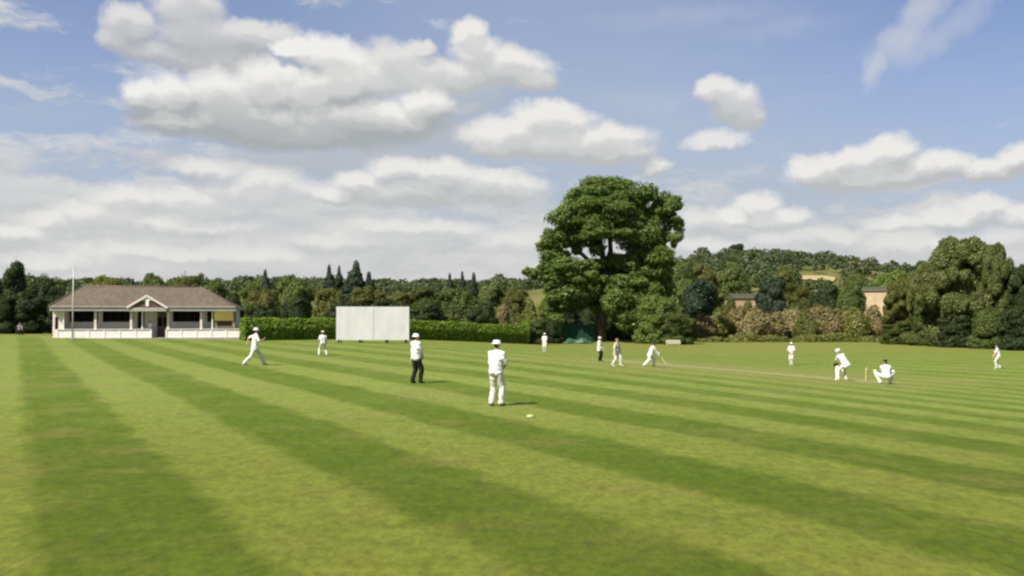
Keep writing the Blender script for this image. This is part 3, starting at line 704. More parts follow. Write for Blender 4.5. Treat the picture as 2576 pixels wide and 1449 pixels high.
# mid distance trees on the right
GR = 'trees below the wooded hill'
for (nm, k, tone, px, Y, top, wd, lab) in [
 ('tree', 'broad2', 'mid', 1712, 215, 648, 110, 'tall green tree showing at the right shoulder of the big tree'),
 ('tree', 'broad1', 'olive', 1775, 225, 654, 100, 'olive tree on the slope between the big tree and the hill top'),
 ('tree', 'skirt2', 'mid', 1850, 235, 660, 130, 'broad green tree on the slope above the left stone cottage'),
 ('tree', 'skirt1', 'mid', 1720, 190, 700, 110, 'green tree behind the right side of the big tree, lower down'),
 ('tree', 'skirt3', 'blue', 1757, 178, 694, 125, 'wide dark round tree left of the left stone cottage'),
 ('tree', 'skirt1', 'blue', 1938, 172, 690, 108, 'darkest round tree, standing between cottage and stubble field'),
 ('tree', 'skirt2', 'olive', 1975, 240, 668, 100, 'yellowish tree above and right of the darkest round tree'),
 ('tree', 'skirt3', 'dark', 2078, 180, 708, 90, 'dark narrow tree below the pale stubble field'),
 ('tree', 'skirt2', 'mid', 2135, 176, 712, 105, 'green round tree left of the right stone cottage'),
 ('tree', 'skirt3', 'olive', 1838, 184, 744, 52, 'small olive tree covering the left end of the left stone cottage'),
 ('tree', 'skirt2', 'mid', 1880, 184, 752, 36, 'smallest round tree in front of the left stone cottage'),
 ('tree', 'skirt1', 'olive', 2025, 210, 718, 80, 'small olive tree just under the left end of the stubble field'),
 ('tree', 'broad1', 'fresh', 2235, 240, 672, 120, 'fresh green tree on the slope above the right stone cottage'),
 ('tree', 'broad2', 'mid', 2160, 280, 684, 90, 'mid green tree right of the stubble field, on the slope'),
 ('tree', 'skirt1', 'mid', 2310, 230, 676, 110, 'mid green tree at the left shoulder of the tall willow')]:
    plant(nm, k, tone, px, Y, top, wd, lab, group=GR)
plant('tree', 'broad2', 'blue', 1850, 620, 612, 62, 'dark domed tree standing above the wooded ridge of the hill')
GW = 'willows on the right boundary'
for (nm, k, tone, px, base, top, wd, lab) in [
 ('willow_tree', 'plume1', 'willow', 2425, 872, 606, 250, 'tallest bushy willow with feathery outline, right of the wicketkeeper'),
 ('willow_tree', 'plume2', 'willow', 2500, 874, 618, 150, 'yellowish willow leaning against the right side of the tallest willow'),
 ('willow_tree', 'plume2', 'olive', 2285, 866, 700, 140, 'lower olive willow left of the tallest willow, beside the right cottage'),
 ('willow_tree', 'plume1', 'willow', 2340, 868, 664, 130, 'middle height willow between the olive willow and the tallest one'),
 ('willow_tree', 'plume1', 'dark', 2590, 876, 672, 130, 'dark willow cut off by the right edge of the photo')]:
    plant(nm, k, tone, px, 0, top, wd, lab, group=GW, base=base)
GB = 'dark bushes at the foot of the willows'
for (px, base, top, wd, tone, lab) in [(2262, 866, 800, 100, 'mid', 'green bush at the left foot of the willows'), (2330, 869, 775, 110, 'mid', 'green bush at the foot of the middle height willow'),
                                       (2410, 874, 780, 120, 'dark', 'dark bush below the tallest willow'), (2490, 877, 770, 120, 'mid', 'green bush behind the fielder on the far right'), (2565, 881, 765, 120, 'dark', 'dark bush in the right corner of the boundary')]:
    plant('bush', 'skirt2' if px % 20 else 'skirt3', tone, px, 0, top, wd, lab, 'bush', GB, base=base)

# ------------------------------------------------------------------ the big tree
def big_tree():
    base = hit(1508, 860); D = base.y; k = D / FPX
    o = empty('broadleaf_tree', base, 0, 'huge spreading broadleaf tree standing over the green practice netting', 'tree')
    rr = random.Random(4)
    def loc(zx, zy):                                       # from the zoomed picture to metres in the tree's own frame
        p = at(1287.6 + .3555 * zx, 412 + .3555 * zy, D); return p.x - base.x, p.z - base.z
    Z = [(640, 195, 190, 95), (780, 215, 150, 95), (470, 280, 140, 115), (870, 270, 120, 95), (950, 220, 75, 75), (1120, 285, 72, 75), (1150, 440, 48, 62), (1085, 340, 50, 45), (560, 330, 130, 90),
         (700, 330, 130, 85), (390, 400, 120, 110), (600, 430, 140, 95), (800, 420, 120, 85), (940, 430, 95, 85), (270, 545, 88, 85), (400, 540, 135, 90), (560, 500, 120, 70), (760, 500, 130, 70), (900, 520, 120, 80),
         (1040, 540, 85, 90), (300, 660, 105, 85), (400, 720, 110, 62), (1000, 650, 110, 95), (1060, 740, 85, 85), (880, 740, 95, 60), (230, 760, 80, 70), (340, 800, 125, 80), (500, 820, 130, 85), (640, 850, 120, 75), (800, 840, 130, 75),
         (950, 800, 110, 80), (300, 880, 90, 70), (430, 900, 130, 65), (760, 930, 120, 90), (1080, 860, 90, 80), (850, 1010, 100, 120), (160, 770, 50, 35), (1130, 570, 30, 40), (1045, 300, 58, 55), (1085, 400, 52, 50), (1000, 340, 70, 60), (585, 610, 70, 60), (730, 700, 95, 70), (560, 730, 90, 60), (850, 660, 60, 55), (450, 620, 45, 40),
         (330, 960, 110, 95), (250, 1040, 80, 95), (460, 960, 120, 70), (570, 900, 110, 70), (700, 990, 110, 100), (780, 1080, 100, 110), (890, 1090, 90, 110), (960, 930, 110, 90), (300, 1120, 70, 80)]
    L = []
    for (x, y, rx, ry) in Z:
        X, H = loc(x, y); a, b = rx * .3555 * k, ry * .3555 * k
        half = 8.5 * math.sqrt(max(.08, 1 - ((x - 660) / 560) ** 2)) * (0.75 if y < 330 else 1.0)
        dy = -rr.uniform(.1, .55) * half
        L.append((X, dy, H, a * .80, max(a * .75, 1.3), b * .80))
        for q in range(6):
            u = Vector((rr.gauss(0, 1), -abs(rr.gauss(0, .8)), rr.gauss(0.15, 1))).normalized(); s = rr.uniform(.28, .55)
            L.append((X + u.x * a * .66, dy + u.y * a * .70, H + u.z * b * .62, a * s * rr.uniform(.8, 1.3), a * s, b * s * rr.uniform(.7, 1.05)))
    for (x, y, rx, ry) in Z[::2]:                          # the far side
        if (430 < x < 530 or 745 < x < 850) and 570 < y < 690: continue
        X, H = loc(x, y); a, b = rx * .3555 * k, ry * .3555 * k
        L.append((X * .9, rr.uniform(2.0, 5.5), H * .97, a, a, b))
    for q in range(46):                                     # small sprays that break the outline
        x, y, rx, ry = rr.choice(Z); a = rr.uniform(0, 2 * PI)
        X, H = loc(x + rx * math.cos(a) * .98, y + ry * math.sin(a) * .98); s = rr.uniform(.45, 1.0)
        L.append((X, rr.uniform(-4, 3), H, s * 1.3, s, s))
    c, n, s = lobes_to_leaves(L, .34, cover=1.35, inner=.62, keep_inside=.62, jit=.45, up=.42, bulge=.12)
    mesh_obj('crown', leaf_mesh('crown', c, n, s), LEAF['oak'], o)
    mb = MB()
    def P(zx, zy, dy=0): X, H = loc(zx, zy); return (X, dy, H)
    mb.tube([P(622, 1290), P(625, 1180), P(632, 1000), P(645, 850), P(655, 760)], [1.05, .85, .72, .68, .62], 14)
    mb.tube([P(655, 770), P(640, 640), P(600, 480, -.5), P(540, 300, -.8)], [.55, .45, .32, .10], 9)
    mb.tube([P(655, 770), P(700, 640, .3), P(690, 470, .2), P(730, 260, .4)], [.55, .42, .30, .10], 9)
    mb.tube([P(650, 800), P(540, 690, -1), P(400, 560, -2), P(300, 470, -2)], [.42, .34, .24, .08], 8)
    mb.tube([P(660, 790), P(800, 680, -1), P(930, 520, -1.5), P(1090, 330, -1)], [.42, .32, .24, .08], 8)
    mb.tube([P(635, 900), P(480, 860, -2), P(320, 830, -3)], [.36, .26, .08], 8)
    mb.tube([P(645, 880), P(820, 830, -2), P(1000, 760, -2.5)], [.36, .26, .08], 8)
    mb.tube([P(655, 760), P(690, 650, 2.5), P(740, 500, 5)], [.4, .3, .1], 8)
    mb.tube([P(930, 520, -1.5), P(1060, 470, -1), P(1150, 440, -.6)], [.16, .12, .05], 6)
    mb.build('trunk', MAT['bark'], o, True)
big_tree()
GU = 'shrubs under the big tree'
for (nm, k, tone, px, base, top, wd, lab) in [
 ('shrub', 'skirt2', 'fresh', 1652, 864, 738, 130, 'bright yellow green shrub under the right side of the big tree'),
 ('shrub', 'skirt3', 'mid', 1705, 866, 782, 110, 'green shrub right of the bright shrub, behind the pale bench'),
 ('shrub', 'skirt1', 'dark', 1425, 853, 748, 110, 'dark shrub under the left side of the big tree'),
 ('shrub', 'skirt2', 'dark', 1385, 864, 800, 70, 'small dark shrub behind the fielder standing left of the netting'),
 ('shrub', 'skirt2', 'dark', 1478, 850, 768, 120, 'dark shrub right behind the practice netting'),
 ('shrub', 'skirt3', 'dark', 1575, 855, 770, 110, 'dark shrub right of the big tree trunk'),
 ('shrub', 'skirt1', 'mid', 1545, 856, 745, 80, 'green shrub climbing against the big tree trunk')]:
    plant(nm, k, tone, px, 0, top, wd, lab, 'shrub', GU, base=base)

# ------------------------------------------------------------------ hedge
def hedge():
    ends = [hit(617, 857), hit(1330, 866)]; A, B = ends
    o = empty('clipped_hedge', A, 0, 'long clipped green hedge behind the white sight screen', 'hedge')
    d = (B - A); Ln = math.hypot(d.x, d.y); ux, uy = d.x / Ln, d.y / Ln; vx, vy = -uy, ux     # v points away from the camera
    W = 1.5; n = 34000
    def hgt(s): return 2.12 + .05 * math.sin(s * .8) + .05 * math.sin(s * 2.3 + 1)
    c, nn = [], []
    for _ in range(n):
        s = random.uniform(0, Ln); h = hgt(s); q = random.random(); gz = ground_z(A.x + ux * s, A.y + uy * s) - A.z
        if q < .55: z = random.uniform(0.02, h); v = random.gauss(0.02, .07) + .06 * math.sin(s * 1.3) * math.sin(s * .37) + .95 * max(0, z / h - .62) + .34 * max(0, .62 - z / h) ; nl = (vx * -1, vy * -1, -.35 if z / h < .62 else 1.3)
        elif q < .93: v = random.uniform(.34, W); z = h + random.gauss(0, .06); nl = (0, 0, 1)
        else: s = random.choice((0, Ln)) + random.gauss(0, .06); v = random.uniform(0, W); z = random.uniform(0, h); nl = (ux if s > 1 else -ux, uy if s > 1 else -uy, 0)
        c.append((ux * s + vx * v, uy * s + vy * v, gz + z)); nn.append(nl)
    c = np.array(c); nn = np.array(nn) + rng.normal(size=c.shape) * .55
    ev, ef = [], []
    N = 30
    for i in range(N + 1):
        s = Ln * i / N; gz = ground_z(A.x + ux * s, A.y + uy * s) - A.z; h = hgt(s) - .14
        for v, z in ((.40, -.2), (.5, h), (W - .14, h), (W - .14, -.2)): ev.append((ux * s + vx * v, uy * s + vy * v, gz + z))
    for i in range(N):
        a, b = 4 * i, 4 * i + 4
        for j in range(3): ef.append((a + j, b + j, b + j + 1, a + j + 1))
    me = leaf_mesh('foliage', c, nn, .19 * rng.uniform(.6, 1.4, n), extra=(ev, ef))
    mesh_obj('foliage', me, LEAF['hedge'], o)
hedge()

# ------------------------------------------------------------------ far woods on the hill
def far_wood():
    cs, ns, ss = [], [], []; cnt = 0; rr = random.Random(21)
    while cnt < 1500:
        a = rr.uniform(-.55, .68); Y = rr.uniform(235, 760)
        if a < .05 and Y < 420: continue
        if rr.random() > (Y / 760) ** 0.8: continue
        X = a * Y; p = ground_z(X, Y)
        dns = math.sin(X * .031 + 1.7) * math.sin(Y * .023 + .4) + .5 * math.sin(X * .09 + Y * .05)
        if dns < -.55 and Y < 560: continue
        # keep the stubble field open
        f = (EYE - p) ; py = 796 - (p - EYE) / Y * FPX; px = CX + a * FPX
        if 1995 < px < 2112 and 690 < py < 728: continue
        H = rr.uniform(6.0, 10.5) * (1.1 if Y > 560 else 1.0); R = H * rr.uniform(.42, .58)
        if rr.random() < .05: H *= 1.3
        m = rr.randint(100, 130)
        d = unit(rng.normal(size=(m, 3))); d[:, 2] = np.abs(d[:, 2]) * 1.1 - .35
        bul = 1 + .18 * np.sin(d[:, :1] * 5 + cnt) * np.sin(d[:, 1:2] * 6 + 2 * cnt)
        c = d * np.array([R, R, H * .52]) * bul * rng.uniform(.75, 1.0, (m, 1)) + np.array([X, Y, p + H * .40])
        cs.append(c); ns.append(d + rng.normal(size=d.shape) * .6 + np.array([0, 0, .3])); ss.append(rng.uniform(.9, 1.8, m) * (H / 8)); cnt += 1
    me = leaf_mesh('far_wood', np.concatenate(cs), np.concatenate(ns), np.concatenate(ss), aspect=.85)
    tag(mesh_obj('far_wood', me, LEAF['wood']), 'woods covering the distant hill', kind='stuff')
far_wood()
# ------------------------------------------------------------------ pavilion
def pavilion():
    c = hit(367, 852); k = c.y / FPX
    ROT = math.radians(13)
    root = empty('cricket_pavilion', c, ROT, 'long low white pavilion with a hipped brown tiled roof and central gable', 'pavilion')
    def lx(px, y=0.0):
        d = ray(px, 800); ux, uy = math.cos(ROT), math.sin(ROT); ox, oy = c.x - uy * y, c.y + ux * y
        # (o + u t) parallel to d
        return (oy * d.x - ox * d.y) / (ux * d.y - uy * d.x)
    hz = lambda py: (852 - py) * k
    eave = hz(772); ridge_z = hz(724)
    # walls
    W = MB()
    W.box(lx(150), lx(588), 1.9, 8.4, -.3, eave - .02)
    W.build('wall', MAT['render_grey'], root)
    MB().box(lx(131), lx(158), .25, 1.897, -.3, eave - .02, .01).build('end_bay', MAT['render_pink'], root)
    wf = MB().box(lx(137), lx(144), .21, .247, hz(827), hz(797)).build('window', MAT['brown_door'], root)
    MB().box(lx(138.2), lx(142.8), .19, .207, hz(825.5), hz(798.5)).build('pane', MAT['dark_glass'], wf)
    MB().box(lx(128), lx(606), -.25, 1.89, -.45, .10, .01).build('veranda_floor', MAT['concrete'], root)
    # low white wall with panels, open at the door
    for a, b in ((146, 381), (419, 607)):
        q = MB(); q.box(lx(a), lx(b), -.12, .03, -.35, hz(829), .012)
        n = max(2, round((b - a) / 39))
        for i in range(n + 1):
            x = lx(a + (b - a) * i / n); q.box(x - .07, x + .07, -.155, -.123, -.35, hz(828), .006)
        q.box(lx(a) - .02, lx(b) + .02, -.19, .07, hz(829) + .003, hz(829) + .06, .01)
        q.build('low_wall', MAT['white_paint'], root)
    for px in (160, 240, 330, 358, 423, 506, 534):
        thick = .11 if px in (240, 330, 423, 506) else .06
        MB().box(lx(px) - thick, lx(px) + thick, -.06, -.06 + 2 * thick, .10, eave - .26, .01).build('post', MAT['render_pink' if thick > .1 else 'white_paint'], root)
    # openings behind the veranda: dark glazing above, pale wall below
    for a, b in ((163, 236), (248, 326), (428, 502), (516, 537)):
        q = MB(); z0, z1 = hz(810), hz(783); x0, x1 = lx(a), lx(b)
        q.box(x0, x1, 1.84, 1.897, z1 - .06, z1); q.box(x0, x1, 1.84, 1.897, z0, z0 + .06)
        for x in (x0, x1 - .06) + tuple(x0 + (x1 - x0) * f / 4 - .02 for f in (1, 2, 3)): q.box(x, x + .05, 1.842, 1.895, z0 + .06, z1 - .06)
        w = q.build('window', MAT['dark_brown'], root)
        MB().box(x0 + .05, x1 - .05, 1.865, 1.885, z0 + .05, z1 - .05).build('pane', MAT['dark_glass'], w)
    for a, b, m in ((338, 354, 'dark_brown'), (388, 417, 'brown_door')):
        dr = MB(); dr.box(lx(a), lx(b), 1.82, 1.896, .10, hz(783), .01)
        for j in (0, 1):
            xm = lx(a + (b - a) * (j + .5) / 2); hw = (lx(b) - lx(a)) * .18
            dr.box(xm - hw, xm + hw, 1.80, 1.818, .35, 1.05, .006)
        d = dr.build('door', MAT[m], root)
        gl = MB()
        for j in (0, 1):
            xm = lx(a + (b - a) * (j + .5) / 2); hw = (lx(b) - lx(a)) * .18; gl.box(xm - hw, xm + hw, 1.806, 1.818, 1.25, 2.15)
        gl.build('pane', MAT['dark_glass'], d)
        MB().tube([(lx(b) - .2, 1.79, 1.05), (lx(b) - .2, 1.79, 1.25)], [.018, .018], 6).build('handle', MAT['grey_metal'], d)
    # eaves, roof
    f = MB(); f.box(lx(127), lx(594), -.42, -.34, eave - .42, eave + .02, .01); f.box(lx(127), lx(127) + .08, -.337, 8.7, eave - .3, eave + .02); f.box(lx(594) - .08, lx(594), -.337, 8.7, eave - .3, eave + .02)
    f.build('fascia', MAT['fascia'], root)
    MB().box(lx(127) + .083, lx(594) - .083, -.33, 1.88, eave - .10, eave - .06).build('veranda_ceiling', MAT['render_grey'], root)
    MB().tube([(lx(127), -.47, eave - .02), (lx(594), -.47, eave - .02)], [.06, .06], 8).build('gutter', MAT['fascia'], root)
    x0, x1, y0, y1 = lx(126), lx(595), -.5, 8.9; ym = 4.2; xa, xb = lx(206, 4.2), lx(502, 4.2); z0, z1 = eave + .03, ridge_z + .25
    r = MB(); t = .07
    A, B, C_, D_, E, F = (x0, y0, z0), (x1, y0, z0), (x1, y1, z0), (x0, y1, z0), (xa, ym, z1), (xb, ym, z1)
    r.poly([A, B, F, E]); r.poly([B, C_, F]); r.poly([C_, D_, E, F]); r.poly([D_, A, E]); r.poly([A, D_, C_, B])
    roof = r.build('roof', MAT['roof'], root)
    rt = MB()
    rt.tube([(xa, ym, z1), (xb, ym, z1)], [.11, .11], 8)
    for p, q in ((A, E), (B, F), (C_, F), (D_, E)): rt.tube([Vector(p) + Vector((0, 0, .02)), Vector(q)], [.09, .09], 7)
    rt.build('ridge_tile', MAT['roof'], roof, True)
    # gable over the door
    gx0, gx1, gxm = lx(322), lx(424), lx(373); ga = hz(744); gz = eave - .08
    def slope_y(z): return y0 + (ym - y0) * (z - z0) / (z1 - z0)
    g = MB(); yb = slope_y(ga) + .3
    Fr = -.75
    g.poly([(gx0, Fr, gz), (gxm, Fr, ga), (gxm, yb, ga), (gx0, .3, gz)]); g.poly([(gxm, Fr, ga), (gx1, Fr, gz), (gx1, .3, gz), (gxm, yb, ga)])
    gr = g.build('gable_roof', MAT['roof'], root)
    sol = gr.modifiers.new('thick', 'SOLIDIFY'); sol.thickness = .10; sol.offset = 1.0
    gw = MB(); i = .18
    pts = [(gx0 + i, Fr + .1, gz), (gx1 - i, Fr + .1, gz), (gxm, Fr + .1, ga - i * .75)]
    bk = [(x, Fr + .35, z) for x, y, z in pts]
    gw.poly(pts); gw.poly(bk[::-1])
    for a in range(3): gw.poly([pts[a], pts[(a + 1) % 3], bk[(a + 1) % 3], bk[a]])
    gable = gw.build('gable_wall', MAT['brown_door'], root)
    for sx, xe in ((-1, gx0), (1, gx1)):
        b = MB(); d = Vector((gxm - xe, 0, ga - gz)); L = d.length; ang = math.atan2(d.z, d.x)
        M = Matrix.Translation((xe, Fr - .05, gz - .02)) @ Matrix.Rotation(-ang, 4, 'Y')
        b.box(0, L + .02, 0, .045, -.08, .12, 0, M); b.build('bargeboard', MAT['render_pink'], root)
    kp = MB(); kp.box(gxm - .15, gxm + .15, Fr + .03, Fr + .098, gz + .12, ga - .1); kp.box(gxm - .5, gxm + .5, Fr + .032, Fr + .096, ga - .5, ga - .34)
    kp.box(gxm - .5, gxm + .5, Fr + .034, Fr + .094, ga - .32, ga - .18)
    kp.build('king_post', MAT['white_paint'], gable)
    MB().box(gx0 + .15, gx1 - .15, Fr + .06, Fr + .30, gz - .38, gz - .003, .01).build('porch_beam', MAT['fascia'], root)
    # serving kiosk with a raised yellow shutter at the right end
    kz = hz(829) + .07
    MB().box(lx(541), lx(591), .08, 1.885, kz, eave - .48, .01).build('kiosk', MAT['kiosk'], root)
    ht = MB().box(lx(545), lx(583), .045, .077, hz(821), hz(807.5)).build('serving_hatch', MAT['dark_brown'], root)
    MB().box(lx(543), lx(585), -.10, .043, hz(822.5), hz(821.2), .005).build('counter', MAT['kiosk'], ht)
    M = Matrix.Translation((0, .03, hz(807))) @ Matrix.Rotation(math.radians(32), 4, 'X')
    MB().box(lx(539), lx(587), -.03, .02, .0, hz(776) - hz(807) + .25, .01, M @ Matrix.Rotation(math.radians(-32 + 14), 4, 'X')).build('shutter', MAT['yellow'], root)
    return root, lx, hz, c
PAV, PLX, PHZ, PC = pavilion()
def pav_pt(px, y, z): return PAV.matrix_basis @ Vector((PLX(px), y, z))

# white flagpole in front of the pavilion
p = hit(182, 853); H = at(182, 676, p.y).z - p.z
fp = empty('flagpole', p, 0, 'tall thin white flagpole standing before the left half of the pavilion', 'flagpole')
MB().tube([(0, 0, 0), (0, 0, H * .5), (0, 0, H)], [.07, .058, .04], 10).build('pole', MAT['pole_white'], fp, True)
MB().lathe([(.01, -.05), (.06, -.02), (.075, .03), (.05, .08), (.01, .1)], 10, (0, 0, H)).build('finial', MAT['white_paint'], fp, True)
MB().box(-.2, .2, -.2, .2, -.1, .06, .02).build('base', MAT['concrete'], fp)
MB().tube([(.09, 0, 1.1), (.11, 0, 1.2), (.09, 0, 1.3)], [.015, .02, .015], 6).build('cleat', MAT['grey_metal'], fp)

# black bin at the pavilion's left corner
p = hit(137, 847)
bn = empty('wheelie_bin', p, .2, 'black bin on the grass at the left corner of the pavilion', 'bin')
q = MB(); q.bm.faces.ensure_lookup_table()
lo = [(-.2, -.22, .08), (.2, -.22, .08), (.2, .22, .08), (-.2, .22, .08)]; hi = [(-.28, -.32, .92), (.28, -.32, .92), (.28, .3, .98), (-.28, .3, .98)]
q.poly(lo[::-1]); q.poly(hi)
for a in range(4): q.poly([lo[a], lo[(a + 1) % 4], hi[(a + 1) % 4], hi[a]])
q.build('body', MAT['black_plastic'], bn)
MB().box(-.3, .3, -.36, .32, .99, 1.04, .02).build('lid', MAT['black_plastic'], bn)
for s in (-1, 1): MB().tube([(s * .27, .22, .1), (s * .21, .22, .1)], [.1, .1], 14).build('wheel', MAT['black_plastic'], bn)

# garden chair before the dark trees on the far left
CHAIR_P = p = hit(50, 843); CHAIR_RZ = math.radians(40)
ch = empty('garden_chair', p, CHAIR_RZ, 'dark garden chair under the person sitting before the trees on the far left', 'chair')
MB().box(-.26, .26, -.25, .25, .42, .46, .015).build('seat', MAT['black_plastic'], ch)
M = Matrix.Translation((0, .25, .44)) @ Matrix.Rotation(math.radians(-14), 4, 'X')
q = MB()
for i in range(5): q.box(-.25 + i * .105, -.25 + i * .105 + .08, -.02, .02, .02, .62, .008, M)
q.box(-.26, .26, -.022, .022, .60, .68, .01, M); q.build('backrest', MAT['black_plastic'], ch)
for sx in (-1, 1):
    MB().box(sx * .29 - .03, sx * .29 + .03, -.26, .3, .63, .66, .008).build('armrest', MAT['black_plastic'], ch)
    for y in (-.23, .25): MB().tube([(sx * .28, y * 1.12, 0), (sx * .27, y, .63)], [.022, .025], 8).build('leg', MAT['black_plastic'], ch)

# ------------------------------------------------------------------ sight screen
def sight_screen():
    a, b = hit(846, 862.5), hit(1027, 864); mid = (a + b) / 2; D = mid.y; k = D / FPX
    W = (1027 - 845) * k; H = (863 - 772) * k
    o = empty('sight_screen', (mid.x, D, ground_z(mid.x, D)), math.radians(3), 'large white two panel sight screen in front of the hedge', 'sight screen')
    for i, (x0, x1) in enumerate(((-W / 2, .01 * W), (.012 * W + .02, W / 2))):
        q = MB(); n = 11; z0, z1 = .26, H
        for j in range(n):
            zz = z0 + (z1 - z0) * j / n; q.box(x0, x1, -.02, .02, zz, zz + (z1 - z0) / n - .004, .002)
        pn = q.build('panel', MAT['screen_white'], o)
        fr = MB()
        for x in (x0 + .002, x1 - .102): fr.box(x, x + .1, .023, .10, .2, H - .02)
        fr.box(x0 + .1, x1 - .1, .025, .09, .3, .4); fr.box(x0 + .1, x1 - .1, .025, .09, H - .2, H - .1)
        fr.build('frame', MAT['white_paint'], pn)
    for x in (-W / 2 + .3, -W * .17, W * .19, W / 2 - .3):
        f = MB(); f.tube([(x, .11, H * .75), (x, 1.3, .28)], [.035, .035], 8); f.tube([(x, -.5, .24), (x, 1.4, .24)], [.04, .04], 8); f.build('brace', MAT['white_paint'], o)
        for y in (-.45, 1.3):
            MB().tube([(x - .06, y, .17), (x + .06, y, .17)], [.17, .17], 14).build('wheel', MAT['black_plastic'], o)
sight_screen()

# ------------------------------------------------------------------ under the big tree: netting, cover sheet, bench
def nets():
    c = hit(1455, 861); D = c.y + .6; k = D / FPX; W = 84 * k; H = 2.9
    o = empty('practice_net', (c.x, D, ground_z(c.x, D)), .12, 'dark green practice netting on poles in the shade of the big tree', 'netting')
    for x in (-W / 2, 0, W / 2):
        for y in (0, 2.6): MB().tube([(x, y, -.1), (x, y, H)], [.035, .03], 8).build('pole', MAT['grey_metal'], o)
    def sheet(p, q, name):
        N, Mz = 40, 16; p, q = Vector(p), Vector(q); nrm = (q - p).cross(Vector((0, 0, 1))).normalized(); vv, ff = [], []
        for i in range(N + 1):
            f = i / N
            for j in range(Mz + 1):
                g = j / Mz; sag = .16 * math.sin(PI * ((f * 2) % 1.0)) * g ** 2
                w = .05 * math.sin(f * 23 + g * 2) * (1 - g * .5) + .03 * math.sin(f * 51)
                vv.append(p.lerp(q, f) + nrm * w + Vector((0, 0, .03 + g * (H - .06) - sag)))
        for i in range(N):
            for j in range(Mz): a = i * (Mz + 1) + j; ff.append((a, a + Mz + 1, a + Mz + 2, a + 1))
        me = bpy.data.meshes.new(name); me.from_pydata(vv, [], ff)
        s = mesh_obj(name, me, MAT['net'], o, True); m = s.modifiers.new('thick', 'SOLIDIFY'); m.thickness = .02
    sheet((-W / 2, -.06, 0), (W / 2, -.06, 0), 'net_panel'); sheet((-W / 2 - .06, 0, 0), (-W / 2 - .06, 2.6, 0), 'net_panel'); sheet((W / 2 + .06, 0, 0), (W / 2 + .06, 2.6, 0), 'net_panel')
    # crumpled cover sheet lying before it
    c = hit(1455, 864); D = c.y - .6; W = 74 * D / FPX; vv, ff = [], []; NX, NY = 40, 18
    for j in range(NY + 1):
        for i in range(NX + 1):
            u, v = i / NX * 2 - 1, j / NY * 2 - 1
            h = .85 * max(0, 1 - v * v) ** .7 * max(0, 1 - u ** 4) * (.62 + .38 * math.sin(u * 3.2 + .7) ** 2) + .05 * math.sin(u * 17 + v * 5) * max(0, 1 - v * v)
            x, y = c.x + u * W / 2 * (1 + .05 * math.sin(v * 5)), D + v * .8 * (1 + .15 * math.sin(u * 6))
            vv.append((x, y, ground_z(x, y) + .015 + max(0, h)))
    for j in range(NY):
        for i in range(NX): a = j * (NX + 1) + i; ff.append((a, a + 1, a + NX + 2, a + NX + 1))
    me = bpy.data.meshes.new('pitch_cover'); me.from_pydata(vv, [], ff)
    s = tag(mesh_obj('pitch_cover', me, MAT['tarp'], None, True), 'crumpled green cover sheet lying on the grass before the dark netting', 'cover sheet')
    m = s.modifiers.new('thick', 'SOLIDIFY'); m.thickness = .012
nets()

def bench():
    c = hit(1693, 868); k = c.y / FPX; W = 36 * k; H = 13 * k
    o = empty('bench', c, math.radians(-4), 'pale painted bench with a boarded back on the boundary right of the big tree', 'bench')
    MB().box(-W / 2, W / 2, -.28, .16, .40, .45, .01).build('seat', MAT['bench_paint'], o)
    q = MB()
    for j in range(3): q.box(-W / 2, W / 2, .17, .21, .18 + j * (H - .18) / 3, .18 + (j + 1) * (H - .18) / 3 - .015, .006)
    q.build('backrest', MAT['bench_paint'], o)
    for x in (-W / 2 + .15, W / 2 - .15):
        for y in (-.24, .26): MB().box(x - .04, x + .04, y - .035, y + .035, -.05, .397 if y < 0 else H, .006).build('leg', MAT['bench_paint'], o)
    MB().box(-W / 2, W / 2, -.275, -.25, .12, .37, .006).build('front_board', MAT['bench_paint'], o)
bench()

# small pale disc on the grass right of the nearest fielder
p = hit(1334, 1049)
tag(MB().lathe([(.05, .002), (.10, .0), (.105, .012), (.06, .05), (.03, .052)], 18).build('marker_disc', MAT['disc'], None, True), 'small pale marker disc lying on the grass to the right of the nearest fielder', 'marker').location = p + Vector((0, 0, .004))

# ------------------------------------------------------------------ stone cottages on the slope
def cottage(px, Y, ptop, pbot, wpx, label, mat, rz, chim=True):
    g = on_ground(px, Y); k = Y / FPX; W = wpx * k; zt = at(px, ptop, Y).z - g.z; D = 6.0
    o = empty('stone_cottage', g, rz, label, 'cottage')
    wall_top = zt
    MB().box(-W / 2, W / 2, -D / 2, D / 2, -1.5, wall_top).build('wall', MAT[mat], o)
    r = MB(); rz_ = wall_top + .9; e = .3
    A = [(-W / 2 - e, -D / 2 - e, wall_top - .15 + .01), (W / 2 + e, -D / 2 - e, wall_top - .14), (W / 2 + e, D / 2 + e, wall_top - .14), (-W / 2 - e, D / 2 + e, wall_top - .14)]
    R0, R1 = (-W / 2 - e, 0, rz_), (W / 2 + e, 0, rz_)
    r.poly([A[0], A[1], R1, R0]); r.poly([A[2], A[3], R0, R1]); r.poly([A[1], A[2], R1]); r.poly([A[3], A[0], R0]); r.poly(A[::-1])
    rf = r.build('roof', MAT['slate'], o)
    if chim: MB().box(W / 2 - 1.0, W / 2 - .3, -.4, .4, rz_ - .6, rz_ + .9).build('chimney', MAT[mat], rf)
    for fx in ():
        x = fx * W
        f = MB(); f.box(x - .35, x + .35, -D / 2 - .05, -D / 2 - .003, wall_top - 1.6, wall_top - .5); w = f.build('window', MAT['dark_brown'], o)
        MB().box(x - .29, x + .29, -D / 2 - .07, -D / 2 - .053, wall_top - 1.52, wall_top - .58).build('pane', MAT['dark_glass'], w)
cottage(1866, 196, 749, 775, 62, 'honey stone cottage half hidden behind brown bushes, left of the darkest round tree', 'stone', .1, False)
cottage(2207, 190, 731, 775, 62, 'pale honey stone cottage beside the olive willow on the right', 'stone_pale', -.5, False)
